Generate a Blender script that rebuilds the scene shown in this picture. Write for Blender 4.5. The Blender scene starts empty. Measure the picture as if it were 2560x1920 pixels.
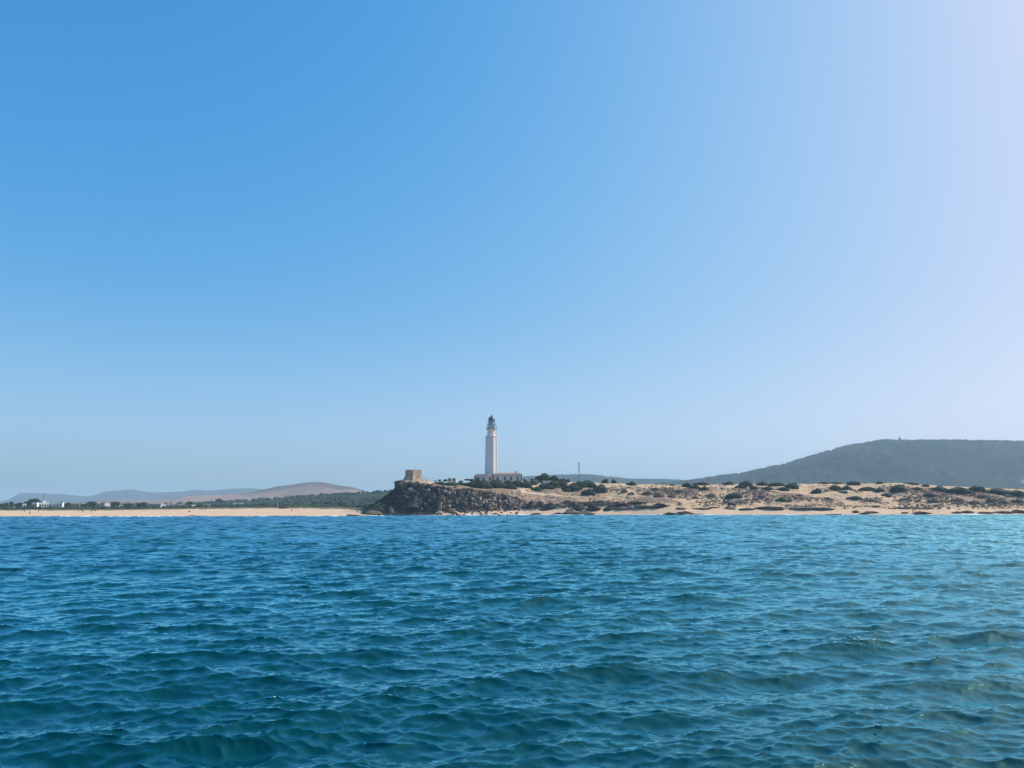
import bpy, bmesh, math, random
import numpy as np
from mathutils import Vector, Matrix, Euler

R = math.radians
random.seed(7)
RNG = np.random.default_rng(11)
S = bpy.context.scene
COL = S.collection

# ------------------------------------------------------------------ camera
F = 1900.0                      # focal length in photograph pixels (2560 wide)
CAMZ = 3.0
PITCH = math.atan(311.2 / F)
cam_d = bpy.data.cameras.new('camera')
cam_d.sensor_width = 36.0
cam_d.lens = 36.0 * F / 2560.0
cam_d.clip_start = 0.3
cam_d.clip_end = 40000
cam = bpy.data.objects.new('camera', cam_d)
COL.objects.link(cam)
CM = Matrix.Rotation(math.pi / 2 + PITCH, 3, 'X') @ Matrix.Rotation(R(-0.10), 3, 'Z')
cam.matrix_world = Matrix.Translation((0, 0, CAMZ)) @ CM.to_4x4()
S.camera = cam
S.render.resolution_x, S.render.resolution_y = 1024, 768

# ------------------------------------------------------------------ light
SUN_AZ, SUN_EL = R(72), R(39)
w = bpy.data.worlds.new('World')
S.world = w
w.use_nodes = True
nt = w.node_tree
nt.nodes.clear()
sky = nt.nodes.new('ShaderNodeTexSky')
sky.sky_type = 'NISHITA'
sky.sun_disc = False
sky.sun_elevation = SUN_EL
sky.sun_rotation = SUN_AZ
sky.air_density = 1.0
sky.dust_density = 3.0
sky.ozone_density = 1.0
# the camera's colour response to the blue of the sky
sc0 = nt.nodes.new('ShaderNodeVectorMath'); sc0.operation = 'SCALE'; sc0.inputs['Scale'].default_value = 0.1
cv = nt.nodes.new('ShaderNodeRGBCurve')
cv.mapping.use_clip = False
for ch, pts in enumerate((((0, 0), (0.117, 0.045), (0.21, 0.155), (0.30, 0.275), (0.40, 0.385), (0.60, 0.58), (1, 0.88), (2, 1.3), (5, 2.0)),
                          ((0, 0), (0.17, 0.28), (0.25, 0.395), (0.34, 0.50), (0.47, 0.60), (0.62, 0.68), (1, 0.87), (2, 1.28), (5, 2.0)),
                          ((0, 0), (0.20, 0.50), (0.28, 0.68), (0.36, 0.77), (0.45, 0.83), (0.60, 0.89), (1, 1.0), (2, 1.32), (5, 2.0)))):
    # the last points keep the glow round the sun white
    c = cv.mapping.curves[ch]
    while len(c.points) < len(pts): c.points.new(0.5, 0.5)
    for k, p in enumerate(pts): c.points[k].location = p
cv.mapping.update()
hs = nt.nodes.new('ShaderNodeVectorMath'); hs.operation = 'SCALE'; hs.inputs['Scale'].default_value = 1 / 0.12
nt.links.new(sky.outputs[0], sc0.inputs[0]); nt.links.new(sc0.outputs[0], cv.inputs['Color']); 
# pale dusty air low over the horizon, as real light in the sky
sz = nt.nodes.new('ShaderNodeSeparateXYZ')
mr0 = nt.nodes.new('ShaderNodeMapRange'); mr0.interpolation_type = 'SMOOTHERSTEP'
mr0.inputs[1].default_value = 0.31; mr0.inputs[2].default_value = -0.12; mr0.inputs[3].default_value = 0.0; mr0.inputs[4].default_value = 1.0
gw = nt.nodes.new('ShaderNodeVectorMath'); gw.operation = 'SCALE'; gw.inputs[0].default_value = (0.23, 0.19, 0.13)
ad = nt.nodes.new('ShaderNodeVectorMath'); ad.operation = 'ADD'
tcw = nt.nodes.new('ShaderNodeTexCoord')
nt.links.new(tcw.outputs['Generated'], sz.inputs[0]); nt.links.new(sz.outputs[2], mr0.inputs[0]); nt.links.new(mr0.outputs[0], gw.inputs['Scale'])
nt.links.new(cv.outputs[0], ad.inputs[0]); nt.links.new(gw.outputs[0], ad.inputs[1]); nt.links.new(ad.outputs[0], hs.inputs[0])
bg = nt.nodes.new('ShaderNodeBackground')
bg.inputs['Strength'].default_value = 0.12
wo = nt.nodes.new('ShaderNodeOutputWorld')
nt.links.new(hs.outputs[0], bg.inputs['Color'])
nt.links.new(bg.outputs[0], wo.inputs['Surface'])

sd = bpy.data.lights.new('sun', 'SUN')
sd.energy = 4.9
sd.angle = R(0.5)
sd.color = (1.0, 0.92, 0.80)
sun = bpy.data.objects.new('sun', sd)
COL.objects.link(sun)
sdir = Vector((math.sin(SUN_AZ) * math.cos(SUN_EL), math.cos(SUN_AZ) * math.cos(SUN_EL), math.sin(SUN_EL)))
sun.rotation_euler = sdir.to_track_quat('Z', 'Y').to_euler()
S.view_settings.view_transform = 'Standard'
S.view_settings.look = 'None'
S.view_settings.exposure = 0.0
S.view_settings.gamma = 1.0
HAZE = 1.75e-4
S.cycles.volume_bounces = 3
S.cycles.sample_clamp_direct = 1.6

# ------------------------------------------------------------------ pixels to places
def ray(px, py):
    return CM @ Vector(((px - 1280) / F, (960 - py) / F, -1.0))
def at(px, py, Y):
    d = ray(px, py)
    return Vector((d.x / d.y * Y, Y, CAMZ + d.z / d.y * Y))
def hor(px):                    # the row of the horizon in column px
    lo, hi = 1100.0, 1500.0
    for _ in range(30):
        m = (lo + hi) / 2
        if ray(px, m).z > 0: lo = m
        else: hi = m
    return lo
def atz(px, py, z=0.0):
    d = ray(px, py)
    t = (z - CAMZ) / d.z
    return Vector((d.x * t, d.y * t, z))

# ------------------------------------------------------------------ noise in numpy
def vnoise(x, y, seed=0):
    x = np.asarray(x, float); y = np.asarray(y, float)
    xi = np.floor(x).astype(np.int64); yi = np.floor(y).astype(np.int64)
    fx = x - xi; fy = y - yi
    fx = fx * fx * (3 - 2 * fx); fy = fy * fy * (3 - 2 * fy)
    def h(a, b):
        n = (a * 374761393 + b * 668265263 + seed * 974634777) & 0x7fffffff
        n = ((n ^ (n >> 13)) * 1274126177) & 0x7fffffff
        n = (n ^ (n >> 16)) & 0xffff
        return n / 65535.0
    a = h(xi, yi); b = h(xi + 1, yi); c = h(xi, yi + 1); d = h(xi + 1, yi + 1)
    return ((a * (1 - fx) + b * fx) * (1 - fy) + (c * (1 - fx) + d * fx) * fy) * 2 - 1
def fbm(x, y, s, octv=4, seed=0, gain=0.5):
    v = 0; a = 1; t = 0
    for o in range(octv):
        v = v + a * vnoise(x / s + o * 17.3, y / s - o * 9.1, seed + o)
        t += a; a *= gain; s = s / 2.03
    return v / t
def sstep(a, b, x):
    t = np.clip((np.asarray(x, float) - a) / (b - a), 0, 1)
    return t * t * (3 - 2 * t)

# ------------------------------------------------------------------ mesh helpers
def tag(o, label=None, cat=None, group=None, kind=None):
    if label: o['label'] = label
    if cat: o['category'] = cat
    if group: o['group'] = group
    if kind: o['kind'] = kind
    return o
def np_mesh(name, verts, quads, mats, smooth=True, attrs=None, tris=False):
    me = bpy.data.meshes.new(name)
    n = len(verts); k = 3 if tris else 4
    me.vertices.add(n)
    me.vertices.foreach_set('co', np.ascontiguousarray(verts, dtype=np.float32).ravel())
    me.loops.add(len(quads) * k)
    me.loops.foreach_set('vertex_index', np.ascontiguousarray(quads, dtype=np.int32).ravel())
    me.polygons.add(len(quads))
    me.polygons.foreach_set('loop_start', np.arange(0, len(quads) * k, k, dtype=np.int32))
    if attrs:
        for an, av in attrs.items():
            a = me.attributes.new(an, 'FLOAT', 'POINT')
            a.data.foreach_set('value', np.ascontiguousarray(av, dtype=np.float32).ravel())
    me.update(calc_edges=True)
    me.polygons.foreach_set('use_smooth', np.full(len(quads), smooth))
    for m in (mats if isinstance(mats, (list, tuple)) else [mats]):
        me.materials.append(m)
    me.validate()
    return me
def link(name, me, parent=None, loc=None):
    o = bpy.data.objects.new(name, me)
    COL.objects.link(o)
    if parent: o.parent = parent
    if loc is not None: o.location = loc
    return o
def empty(name, loc, rz=0):
    o = bpy.data.objects.new(name, None)
    COL.objects.link(o)
    o.location = loc
    o.rotation_euler = (0, 0, rz)
    return o
def copy_tree(o, parent=None):
    c = o.copy(); COL.objects.link(c); c.parent = parent
    for ch in list(o.children): copy_tree(ch, c)
    return c
class MB:
    def __init__(s): s.v = []; s.f = []
    def add(s, vs, fs):
        n = len(s.v); s.v += [tuple(v) for v in vs]; s.f += [tuple(i + n for i in f) for f in fs]
        return s
    def box(s, x0, x1, y0, y1, z0, z1, rz=0, c=(0, 0)):
        vs = [(x, y, z) for z in (z0, z1) for x, y in ((x0, y0), (x1, y0), (x1, y1), (x0, y1))]
        if rz:
            ca, sa = math.cos(rz), math.sin(rz)
            vs = [(c[0] + (x - c[0]) * ca - (y - c[1]) * sa, c[1] + (x - c[0]) * sa + (y - c[1]) * ca, z) for x, y, z in vs]
        return s.add(vs, [(0, 3, 2, 1), (4, 5, 6, 7), (0, 1, 5, 4), (1, 2, 6, 5), (2, 3, 7, 6), (3, 0, 4, 7)])
    def lathe(s, prof, n=32, ph=0.0, cx=0, cy=0, cap=True):
        vs = []; fs = []
        for r, z in prof:
            for i in range(n):
                a = ph + 2 * math.pi * i / n
                vs.append((cx + r * math.cos(a), cy + r * math.sin(a), z))
        for j in range(len(prof) - 1):
            for i in range(n):
                fs.append((j * n + i, j * n + (i + 1) % n, (j + 1) * n + (i + 1) % n, (j + 1) * n + i))
        if cap:
            fs.append(tuple(range(n))[::-1]); fs.append(tuple((len(prof) - 1) * n + i for i in range(n)))
        return s.add(vs, fs)
    def tube(s, p, q, r, r2=None, n=6):
        p = Vector(p); q = Vector(q); r2 = r if r2 is None else r2
        d = (q - p).normalized(); u = d.orthogonal().normalized(); v = d.cross(u)
        vs = [p + (u * math.cos(2 * math.pi * i / n) + v * math.sin(2 * math.pi * i / n)) * r for i in range(n)]
        vs += [q + (u * math.cos(2 * math.pi * i / n) + v * math.sin(2 * math.pi * i / n)) * r2 for i in range(n)]
        fs = [(i, (i + 1) % n, n + (i + 1) % n, n + i) for i in range(n)] + [tuple(range(n))[::-1], tuple(range(n, 2 * n))]
        return s.add(vs, fs)
    def build(s, name, m, parent=None, loc=None, smooth=False):
        me = bpy.data.meshes.new(name)
        me.from_pydata(s.v, [], s.f)
        me.update()
        bm = bmesh.new(); bm.from_mesh(me)
        bmesh.ops.recalc_face_normals(bm, faces=bm.faces)
        bm.to_mesh(me); bm.free()
        if smooth: me.polygons.foreach_set('use_smooth', [True] * len(me.polygons))
        me.materials.append(m)
        return link(name, me, parent, loc)

# ------------------------------------------------------------------ materials
def nmat(name):
    m = bpy.data.materials.new(name); m.use_nodes = True
    t = m.node_tree; b = t.nodes['Principled BSDF']
    return m, t, b
def ramp(t, fac, stops, interp='LINEAR'):
    r = t.nodes.new('ShaderNodeValToRGB')
    r.color_ramp.interpolation = interp
    e = r.color_ramp.elements
    while len(e) < len(stops): e.new(0.5)
    for k, (p, c) in enumerate(stops):
        e[k].position = p; e[k].color = tuple(c) + (1,) if len(c) == 3 else c
    t.links.new(fac, r.inputs[0])
    return r.outputs[0]
def noise(t, scale, detail=4, rough=0.5, co=None, dist=0.0):
    n = t.nodes.new('ShaderNodeTexNoise')
    n.inputs['Scale'].default_value = scale; n.inputs['Detail'].default_value = detail
    n.inputs['Roughness'].default_value = rough; n.inputs['Distortion'].default_value = dist
    if co is None:
        tc = t.nodes.new('ShaderNodeTexCoord'); co = tc.outputs['Object']
    t.links.new(co, n.inputs['Vector'])
    return n.outputs['Fac']
def mixc(t, fac, a, b):
    m = t.nodes.new('ShaderNodeMix'); m.data_type = 'RGBA'
    def put(sock, v):
        if isinstance(v, (tuple, list)): sock.default_value = tuple(v) + (1,)
        elif isinstance(v, (int, float)): sock.default_value = v
        else: t.links.new(v, sock)
    put(m.inputs[0], fac); put(m.inputs[6], a); put(m.inputs[7], b)
    return m.outputs[2]
def attr(t, name):
    a = t.nodes.new('ShaderNodeAttribute'); a.attribute_name = name
    return a.outputs['Fac']
def bump(t, b, h, dist, strength=1.0):
    n = t.nodes.new('ShaderNodeBump')
    n.inputs['Distance'].default_value = dist; n.inputs['Strength'].default_value = strength
    t.links.new(h, n.inputs['Height']); t.links.new(n.outputs[0], b.inputs['Normal'])
def simple(name, c1, c2=None, scale=1.0, rough=0.85, bd=0.0, bscale=None, rnd=0.0, metal=0.0, spec=0.3):
    m, t, b = nmat(name)
    c2 = c2 or tuple(x * 0.8 for x in c1)
    f = noise(t, scale, 5, 0.6)
    c = ramp(t, f, [(0.3, c2), (0.7, c1)])
    if rnd:
        oi = t.nodes.new('ShaderNodeObjectInfo')
        hsv = t.nodes.new('ShaderNodeHueSaturation')
        mr = t.nodes.new('ShaderNodeMapRange')
        mr.inputs[3].default_value = 1 - rnd; mr.inputs[4].default_value = 1 + rnd
        t.links.new(oi.outputs['Random'], mr.inputs[0]); t.links.new(mr.outputs[0], hsv.inputs['Value'])
        t.links.new(c, hsv.inputs['Color']); c = hsv.outputs[0]
    t.links.new(c, b.inputs['Base Color'])
    b.inputs['Roughness'].default_value = rough
    b.inputs['Metallic'].default_value = metal
    b.inputs['Specular IOR Level'].default_value = spec
    if bd:
        bump(t, b, noise(t, bscale or scale * 3, 5, 0.65), bd)
    return m

M = {}
M['sand'] = simple('dry_sand', (0.71, 0.495, 0.33), (0.62, 0.42, 0.275), 0.12, 0.95, 0.25, 0.8, spec=0.1)
def dune_mat():
    m, t, b = nmat('dune_sand')
    sand = ramp(t, noise(t, 0.15, 5, 0.6), [(0.3, (0.51, 0.345, 0.205)), (0.7, (0.70, 0.485, 0.295))])
    scrub = ramp(t, noise(t, 0.9, 5, 0.7), [(0.3, (0.16, 0.105, 0.078)), (0.7, (0.36, 0.25, 0.175))])
    m1 = t.nodes.new('ShaderNodeMath'); m1.operation = 'MULTIPLY_ADD'; m1.inputs[1].default_value = 7.0; m1.inputs[2].default_value = -4.6
    t.links.new(noise(t, 0.45, 6, 0.7), m1.inputs[0])
    mul = t.nodes.new('ShaderNodeMath'); mul.operation = 'MULTIPLY_ADD'; mul.use_clamp = True; mul.inputs[1].default_value = 2.6
    t.links.new(attr(t, 'scrub'), mul.inputs[0]); t.links.new(m1.outputs[0], mul.inputs[2])
    c = mixc(t, mul.outputs[0], sand, scrub)
    c = mixc(t, attr(t, 'track'), c, (0.72, 0.56, 0.40))
    t.links.new(c, b.inputs['Base Color'])
    b.inputs['Roughness'].default_value = 0.95; b.inputs['Specular IOR Level'].default_value = 0.1
    bump(t, b, noise(t, 0.9, 6, 0.65), 0.5)
    return m
M['dune'] = dune_mat()
def head_mat():
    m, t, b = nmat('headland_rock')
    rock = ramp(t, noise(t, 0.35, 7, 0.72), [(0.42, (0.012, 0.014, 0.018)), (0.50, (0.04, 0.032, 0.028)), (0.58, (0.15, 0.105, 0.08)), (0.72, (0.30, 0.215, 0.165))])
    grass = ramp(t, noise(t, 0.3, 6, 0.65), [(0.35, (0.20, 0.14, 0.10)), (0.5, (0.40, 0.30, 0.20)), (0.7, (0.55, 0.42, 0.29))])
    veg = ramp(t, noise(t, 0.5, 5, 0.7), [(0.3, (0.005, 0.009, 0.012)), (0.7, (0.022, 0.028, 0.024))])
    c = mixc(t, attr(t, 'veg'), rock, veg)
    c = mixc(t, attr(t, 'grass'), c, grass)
    t.links.new(c, b.inputs['Base Color'])
    b.inputs['Roughness'].default_value = 0.92; b.inputs['Specular IOR Level'].default_value = 0.15
    bump(t, b, noise(t, 0.9, 8, 0.7), 1.2)
    return m
M['head'] = head_mat()
M['plain'] = simple('coastal_scrub_ground', (0.17, 0.16, 0.09), (0.06, 0.075, 0.04), 0.02, 0.95, spec=0.1)
M['pale_rock'] = simple('pale_weathered_rock', (0.60, 0.45, 0.345), (0.28, 0.195, 0.15), 1.1, 0.9, 0.12, 3, rnd=0.25, spec=0.15)
M['brown_rock'] = simple('brown_rock', (0.33, 0.23, 0.165), (0.13, 0.09, 0.07), 1.0, 0.9, 0.15, 2.5, rnd=0.25, spec=0.15)
M['dark_rock'] = simple('dark_brown_rock', (0.085, 0.062, 0.054), (0.022, 0.019, 0.022), 0.9, 0.8, 0.15, 2.5, rnd=0.25, spec=0.25)  # dark brown stone mottled to near-black, shared by all the dark rocks
M['leaf'] = simple('shrub_foliage', (0.036, 0.058, 0.026), (0.012, 0.022, 0.014), 3.0, 0.8, rnd=0.3, spec=0.15)
M['leaf_blue'] = simple('grey_green_foliage', (0.036, 0.054, 0.036), (0.010, 0.019, 0.018), 3.0, 0.8, rnd=0.3, spec=0.15)
M['scrub'] = simple('dry_scrub', (0.22, 0.15, 0.11), (0.09, 0.07, 0.055), 0.6, 0.95, spec=0.05)
M['wood'] = simple('woodland_foliage', (0.055, 0.085, 0.040), (0.014, 0.030, 0.020), 0.03, 0.85, spec=0.1)
M['bark'] = simple('bark', (0.12, 0.09, 0.06), None, 6, 0.9)
M['white'] = simple('whitewash', (0.74, 0.65, 0.60), (0.60, 0.52, 0.48), 0.35, 0.8, spec=0.2)
M['bright_white'] = simple('bright_whitewash', (0.88, 0.86, 0.82), (0.80, 0.77, 0.73), 0.35, 0.8, spec=0.2)
M['tower_white'] = simple('lighthouse_whitewash', (0.86, 0.75, 0.69), (0.76, 0.65, 0.60), 0.5, 0.75, spec=0.2)
M['tan_wall'] = simple('tan_wall', (0.45, 0.34, 0.26), None, 0.5, 0.85)
M['grey_wall'] = simple('grey_plaster', (0.45, 0.46, 0.48), None, 0.5, 0.85)
M['quoin'] = simple('stone_quoins', (0.20, 0.15, 0.15), None, 1.2, 0.85)
M['tile'] = simple('terracotta_tiles', (0.34, 0.235, 0.21), (0.24, 0.17, 0.16), 1.2, 0.85, 0.05, 6)
M['darkroof'] = simple('grey_brown_roof', (0.22, 0.17, 0.16), None, 1.0, 0.85)
M['pane'] = simple('window_glass', (0.06, 0.07, 0.09), None, 1, 0.15, spec=0.5)
M['shutter'] = simple('brown_shutter', (0.17, 0.13, 0.13), None, 2, 0.7)
M['stone'] = simple('sandstone_blocks', (0.50, 0.37, 0.275), (0.27, 0.195, 0.15), 0.9, 0.92, 0.12, 3.0, spec=0.1)
M['metal'] = simple('painted_steel', (0.24, 0.28, 0.30), None, 2, 0.5, metal=0.3)
M['galv'] = simple('galvanised_steel', (0.30, 0.32, 0.35), None, 2, 0.5, metal=0.4)
M['dome'] = simple('grey_blue_dome_metal', (0.10, 0.155, 0.18), (0.07, 0.115, 0.14), 1.5, 0.28, metal=0.35, spec=0.6)
M['drum'] = simple('silver_grey_painted_metal', (0.58, 0.61, 0.62), (0.40, 0.44, 0.47), 0.8, 0.35, metal=0.4, spec=0.5)
M['pale_wood'] = simple('weathered_pole_wood', (0.45, 0.40, 0.33), None, 2, 0.9)
M['foam'] = simple('white_foam', (0.85, 0.86, 0.86), (0.65, 0.70, 0.72), 0.8, 0.9)
M['skin'] = simple('skin', (0.45, 0.26, 0.18), None, 3, 0.6)
M['hair'] = simple('dark_hair', (0.03, 0.02, 0.015), None, 3, 0.7)
M['navy'] = simple('dark_cloth', (0.05, 0.05, 0.08), None, 3, 0.9)
M['red'] = simple('red_cloth', (0.45, 0.06, 0.05), None, 3, 0.9)
M['whitecloth'] = simple('white_cloth', (0.75, 0.75, 0.75), None, 3, 0.9)
m, t, b = nmat('lantern_glass')
b.inputs['Base Color'].default_value = (0.45, 0.68, 0.72, 1); b.inputs['Roughness'].default_value = 0.03
b.inputs['Transmission Weight'].default_value = 0.85; b.inputs['IOR'].default_value = 1.15
M['lens'] = m
def hill_mat(name, dark, light, field=None, scale=0.01):
    m, t, b = nmat(name)
    c = ramp(t, noise(t, scale, 8, 0.68), [(0.36, dark), (0.64, light)])
    if field:
        f = ramp(t, noise(t, scale * 0.22, 4, 0.55), [(0.46, (0, 0, 0)), (0.54, (1, 1, 1))])
        c = mixc(t, f, c, field)
    t.links.new(c, b.inputs['Base Color'])
    b.inputs['Roughness'].default_value = 0.95; b.inputs['Specular IOR Level'].default_value = 0.0
    return m
M['hill_green'] = hill_mat('pine_covered_hillside', (0.004, 0.013, 0.018), (0.024, 0.040, 0.036), (0.034, 0.045, 0.036), scale=0.02)
M['hill_blue'] = hill_mat('far_hillside', (0.02, 0.03, 0.03), (0.045, 0.055, 0.05))
M['hill_brown'] = hill_mat('dry_brown_hillside', (0.07, 0.032, 0.022), (0.14, 0.068, 0.045), (0.33, 0.19, 0.12), scale=0.006)
M['wood_ground'] = hill_mat('wooded_slope', (0.018, 0.034, 0.020), (0.055, 0.075, 0.045), scale=0.01)

# ------------------------------------------------------------------ haze
hz = MB().box(-14000, 14000, -400, 14000, -6, 262).build('haze', M['white'])
hm = bpy.data.materials.new('haze_air'); hm.use_nodes = True
ht = hm.node_tree; ht.nodes.clear()
pv = ht.nodes.new('ShaderNodeVolumePrincipled')
pv.inputs['Color'].default_value = (0.60, 0.82, 1.0, 1)
pv.inputs['Density'].default_value = HAZE
pv.inputs['Anisotropy'].default_value = 0.12
ho = ht.nodes.new('ShaderNodeOutputMaterial'); ht.links.new(pv.outputs[0], ho.inputs['Volume'])
hz.data.materials.clear(); hz.data.materials.append(hm)
tag(hz, kind='stuff', label='pale blue sea haze over the whole coast', cat='haze')

# ------------------------------------------------------------------ the sea
def ocean_tile(L, N, lmin, lmax, slope, seed, wdir, spread=2, Lw=3.0):
    g = np.random.default_rng(seed)
    k1 = 2 * np.pi * np.fft.fftfreq(N, L / N)
    kx, ky = np.meshgrid(k1, k1, indexing='ij')
    k = np.hypot(kx, ky); k[0, 0] = 1
    win = sstep(2 * np.pi / lmax * 0.8, 2 * np.pi / lmax * 1.2, k) * (1 - sstep(2 * np.pi / lmin * 0.8, 2 * np.pi / lmin * 1.2, k))
    c = (kx * math.cos(wdir) + ky * math.sin(wdir)) / k
    P = np.exp(-1 / (k * Lw) ** 2) / k ** 4 * (np.abs(c) ** spread + 0.04) * win
    P[0, 0] = 0
    h = (g.normal(size=k.shape) + 1j * g.normal(size=k.shape)) * np.sqrt(P)
    sx = np.fft.ifft2(1j * kx * h); sy = np.fft.ifft2(1j * ky * h)
    rms = math.sqrt(np.mean(sx.real ** 2 + sy.real ** 2))
    h *= slope / rms
    H = np.fft.ifft2(h).real
    dx = np.fft.ifft2(1j * kx / k * h).real; dy = np.fft.ifft2(1j * ky / k * h).real
    return L, N, np.stack([H, dx, dy], -1)
def sample(tile, x, y, rot=0.0):
    L, N, D = tile
    ca, sa = math.cos(rot), math.sin(rot)
    u = (x * ca + y * sa) / L * N; v = (-x * sa + y * ca) / L * N
    ui = np.floor(u).astype(int); vi = np.floor(v).astype(int)
    fu = (u - ui)[..., None]; fv = (v - vi)[..., None]
    ui %= N; vi %= N; u2 = (ui + 1) % N; v2 = (vi + 1) % N
    r = (D[ui, vi] * (1 - fu) + D[u2, vi] * fu) * (1 - fv) + (D[ui, v2] * (1 - fu) + D[u2, v2] * fu) * fv
    dx = r[..., 1] * ca - r[..., 2] * sa; dy = r[..., 1] * sa + r[..., 2] * ca
    return r[..., 0], dx, dy
SLA, SLB, SLC = 0.10, 0.22, 0.30
tA = ocean_tile(97.0, 1024, 1.6, 9.0, SLA, 3, R(-82), 6, 0.75)
tB = ocean_tile(29.0, 1024, 0.36, 1.7, SLB, 4, R(-82), 4)
tC = ocean_tile(8.3, 1024, 0.06, 0.4, SLC, 5, R(-82), 3)
def ocean():
    fine = np.radians(np.arange(-46, 46.001, 0.075))
    coarse = np.radians(np.concatenate([np.arange(46.2, 66, 0.2), np.arange(66, 292, 4.0), np.arange(294, 313.9, 0.2)]))
    ang = np.concatenate([fine, coarse])            # measured from +Y clockwise
    rr = [2.5]
    while rr[-1] < 420: rr.append(rr[-1] * (1.012 if rr[-1] < 8 else 1.0042))
    while rr[-1] < 13000: rr.append(rr[-1] * 1.06)
    rr = np.array(rr)
    Rg, A = np.meshgrid(rr, ang, indexing='ij')
    x = Rg * np.sin(A); y = Rg * np.cos(A)
    far = 1 - sstep(380, 900, Rg)
    side = 1 - sstep(R(60), R(72), np.abs((A + np.pi) % (2 * np.pi) - np.pi))
    fA = far * np.maximum(side, (Rg < 60) * 0.5) * (1 + 1.3 * sstep(50, 260, Rg))
    fB = (1 - 0.6 * sstep(230, 420, Rg)) * side
    fC = (1 - sstep(35, 130, Rg)) * side
    gust = 0.85 + 0.35 * fbm(x, y, 23.0, 3, 5)
    z = 0; dx = 0; dy = 0
    for tl, f, rot, cf in ((tA, fA, 0.0, 1.1), (tB, fB * gust, 0.17, 1.5), (tC, fC * gust, -0.14, 1.4)):
        a, b_, c = sample(tl, x, y, rot)
        z = z + a * f; dx = dx + b_ * f * cf; dy = dy + c * f * cf
    P = np.stack([x + dx, y + dy, z], -1).reshape(-1, 3)
    var = (SLB ** 2) * (1 - fB ** 2) * 0.8 + (SLC ** 2) * (1 - fC ** 2) * 0.8
    ro = np.sqrt(np.sqrt(var) * 0.4 + 0.001)
    nr, na = len(rr), len(ang)
    i = np.arange(nr - 1)[:, None] * na; j = np.arange(na)[None, :]; j2 = (j + 1) % na
    q = np.stack([i + j, i + j2, i + na + j2, i + na + j], -1).reshape(-1, 4)[:, ::-1]
    vv = P[q[5000]]
    if np.cross(vv[1] - vv[0], vv[2] - vv[0])[2] < 0: q = q[:, ::-1]
    m, t, b = nmat('sea_water')
    body = ramp(t, noise(t, 0.035, 3, 0.5), [(0.3, (0.0, 0.037, 0.042)), (0.7, (0.0, 0.055, 0.057))])
    t.nodes.remove(b)
    dif = t.nodes.new('ShaderNodeBsdfDiffuse'); gl = t.nodes.new('ShaderNodeBsdfGlossy'); fr = t.nodes.new('ShaderNodeFresnel')
    mx = t.nodes.new('ShaderNodeMixShader'); bp = t.nodes.new('ShaderNodeBump')
    fr.inputs['IOR'].default_value = 1.40
    gl.inputs['Color'].default_value = (0.44, 0.88, 0.97, 1)
    bp.inputs['Distance'].default_value = 0.02; bp.inputs['Strength'].default_value = 0.25
    t.links.new(noise(t, 13.0, 4, 0.6), bp.inputs['Height'])
    t.links.new(body, dif.inputs['Color']); t.links.new(attr(t, 'chop'), gl.inputs['Roughness'])
    for nd in (gl, fr): t.links.new(bp.outputs[0], nd.inputs['Normal'])
    mu = t.nodes.new('ShaderNodeMath'); mu.operation = 'MULTIPLY'; mu.use_clamp = True; mu.inputs[1].default_value = 1.4
    t.links.new(fr.outputs[0], mu.inputs[0]); mv = t.nodes.new('ShaderNodeMath'); mv.operation = 'MULTIPLY_ADD'; mv.inputs[1].default_value = -0.50; mv.inputs[2].default_value = 1.0
    mw = t.nodes.new('ShaderNodeMath'); mw.operation = 'MULTIPLY'
    t.links.new(attr(t, 'unresolved'), mv.inputs[0]); t.links.new(mu.outputs[0], mw.inputs[0]); t.links.new(mv.outputs[0], mw.inputs[1]); t.links.new(mw.outputs[0], mx.inputs[0]); t.links.new(dif.outputs[0], mx.inputs[1]); t.links.new(gl.outputs[0], mx.inputs[2])
    out = [n for n in t.nodes if n.type == 'OUTPUT_MATERIAL'][0]
    t.links.new(mx.outputs[0], out.inputs['Surface'])
    me = np_mesh('sea', P, q, m, True, {'chop': ro.reshape(-1), 'unresolved': ((1 - fC) * 0.45 + (1 - fB) * 0.9).reshape(-1)})
    o = tag(link('sea', me), kind='structure')
    # a few flecks of broken water on one crest
    near = atz(2128, 1606)
    d = np.hypot(P[:, 0] - near.x, P[:, 1] - near.y)
    idx = np.nonzero(d < 0.9)[0]; idx = idx[np.argsort(-P[idx, 2])][:900]
    g = np.random.default_rng(2); V = []; Fc = []
    for k in g.choice(idx, 34, replace=False):
        c = P[k] + [0, 0, 0.006]; sz = 0.006 + 0.014 * g.random() ** 2; n0 = len(V)
        for a in np.linspace(0, 2 * np.pi, 7)[:-1]: V.append(c + [sz * 1.7 * math.cos(a), sz * math.sin(a), 0.004 * g.random()])
        V.append(c + [0, 0, sz * 0.5]); Fc += [(n0 + i, n0 + (i + 1) % 6, n0 + 6) for i in range(6)]
    return o, np.array(V), np.array(Fc)
SEA, FLV, FLF = ocean()

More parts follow.
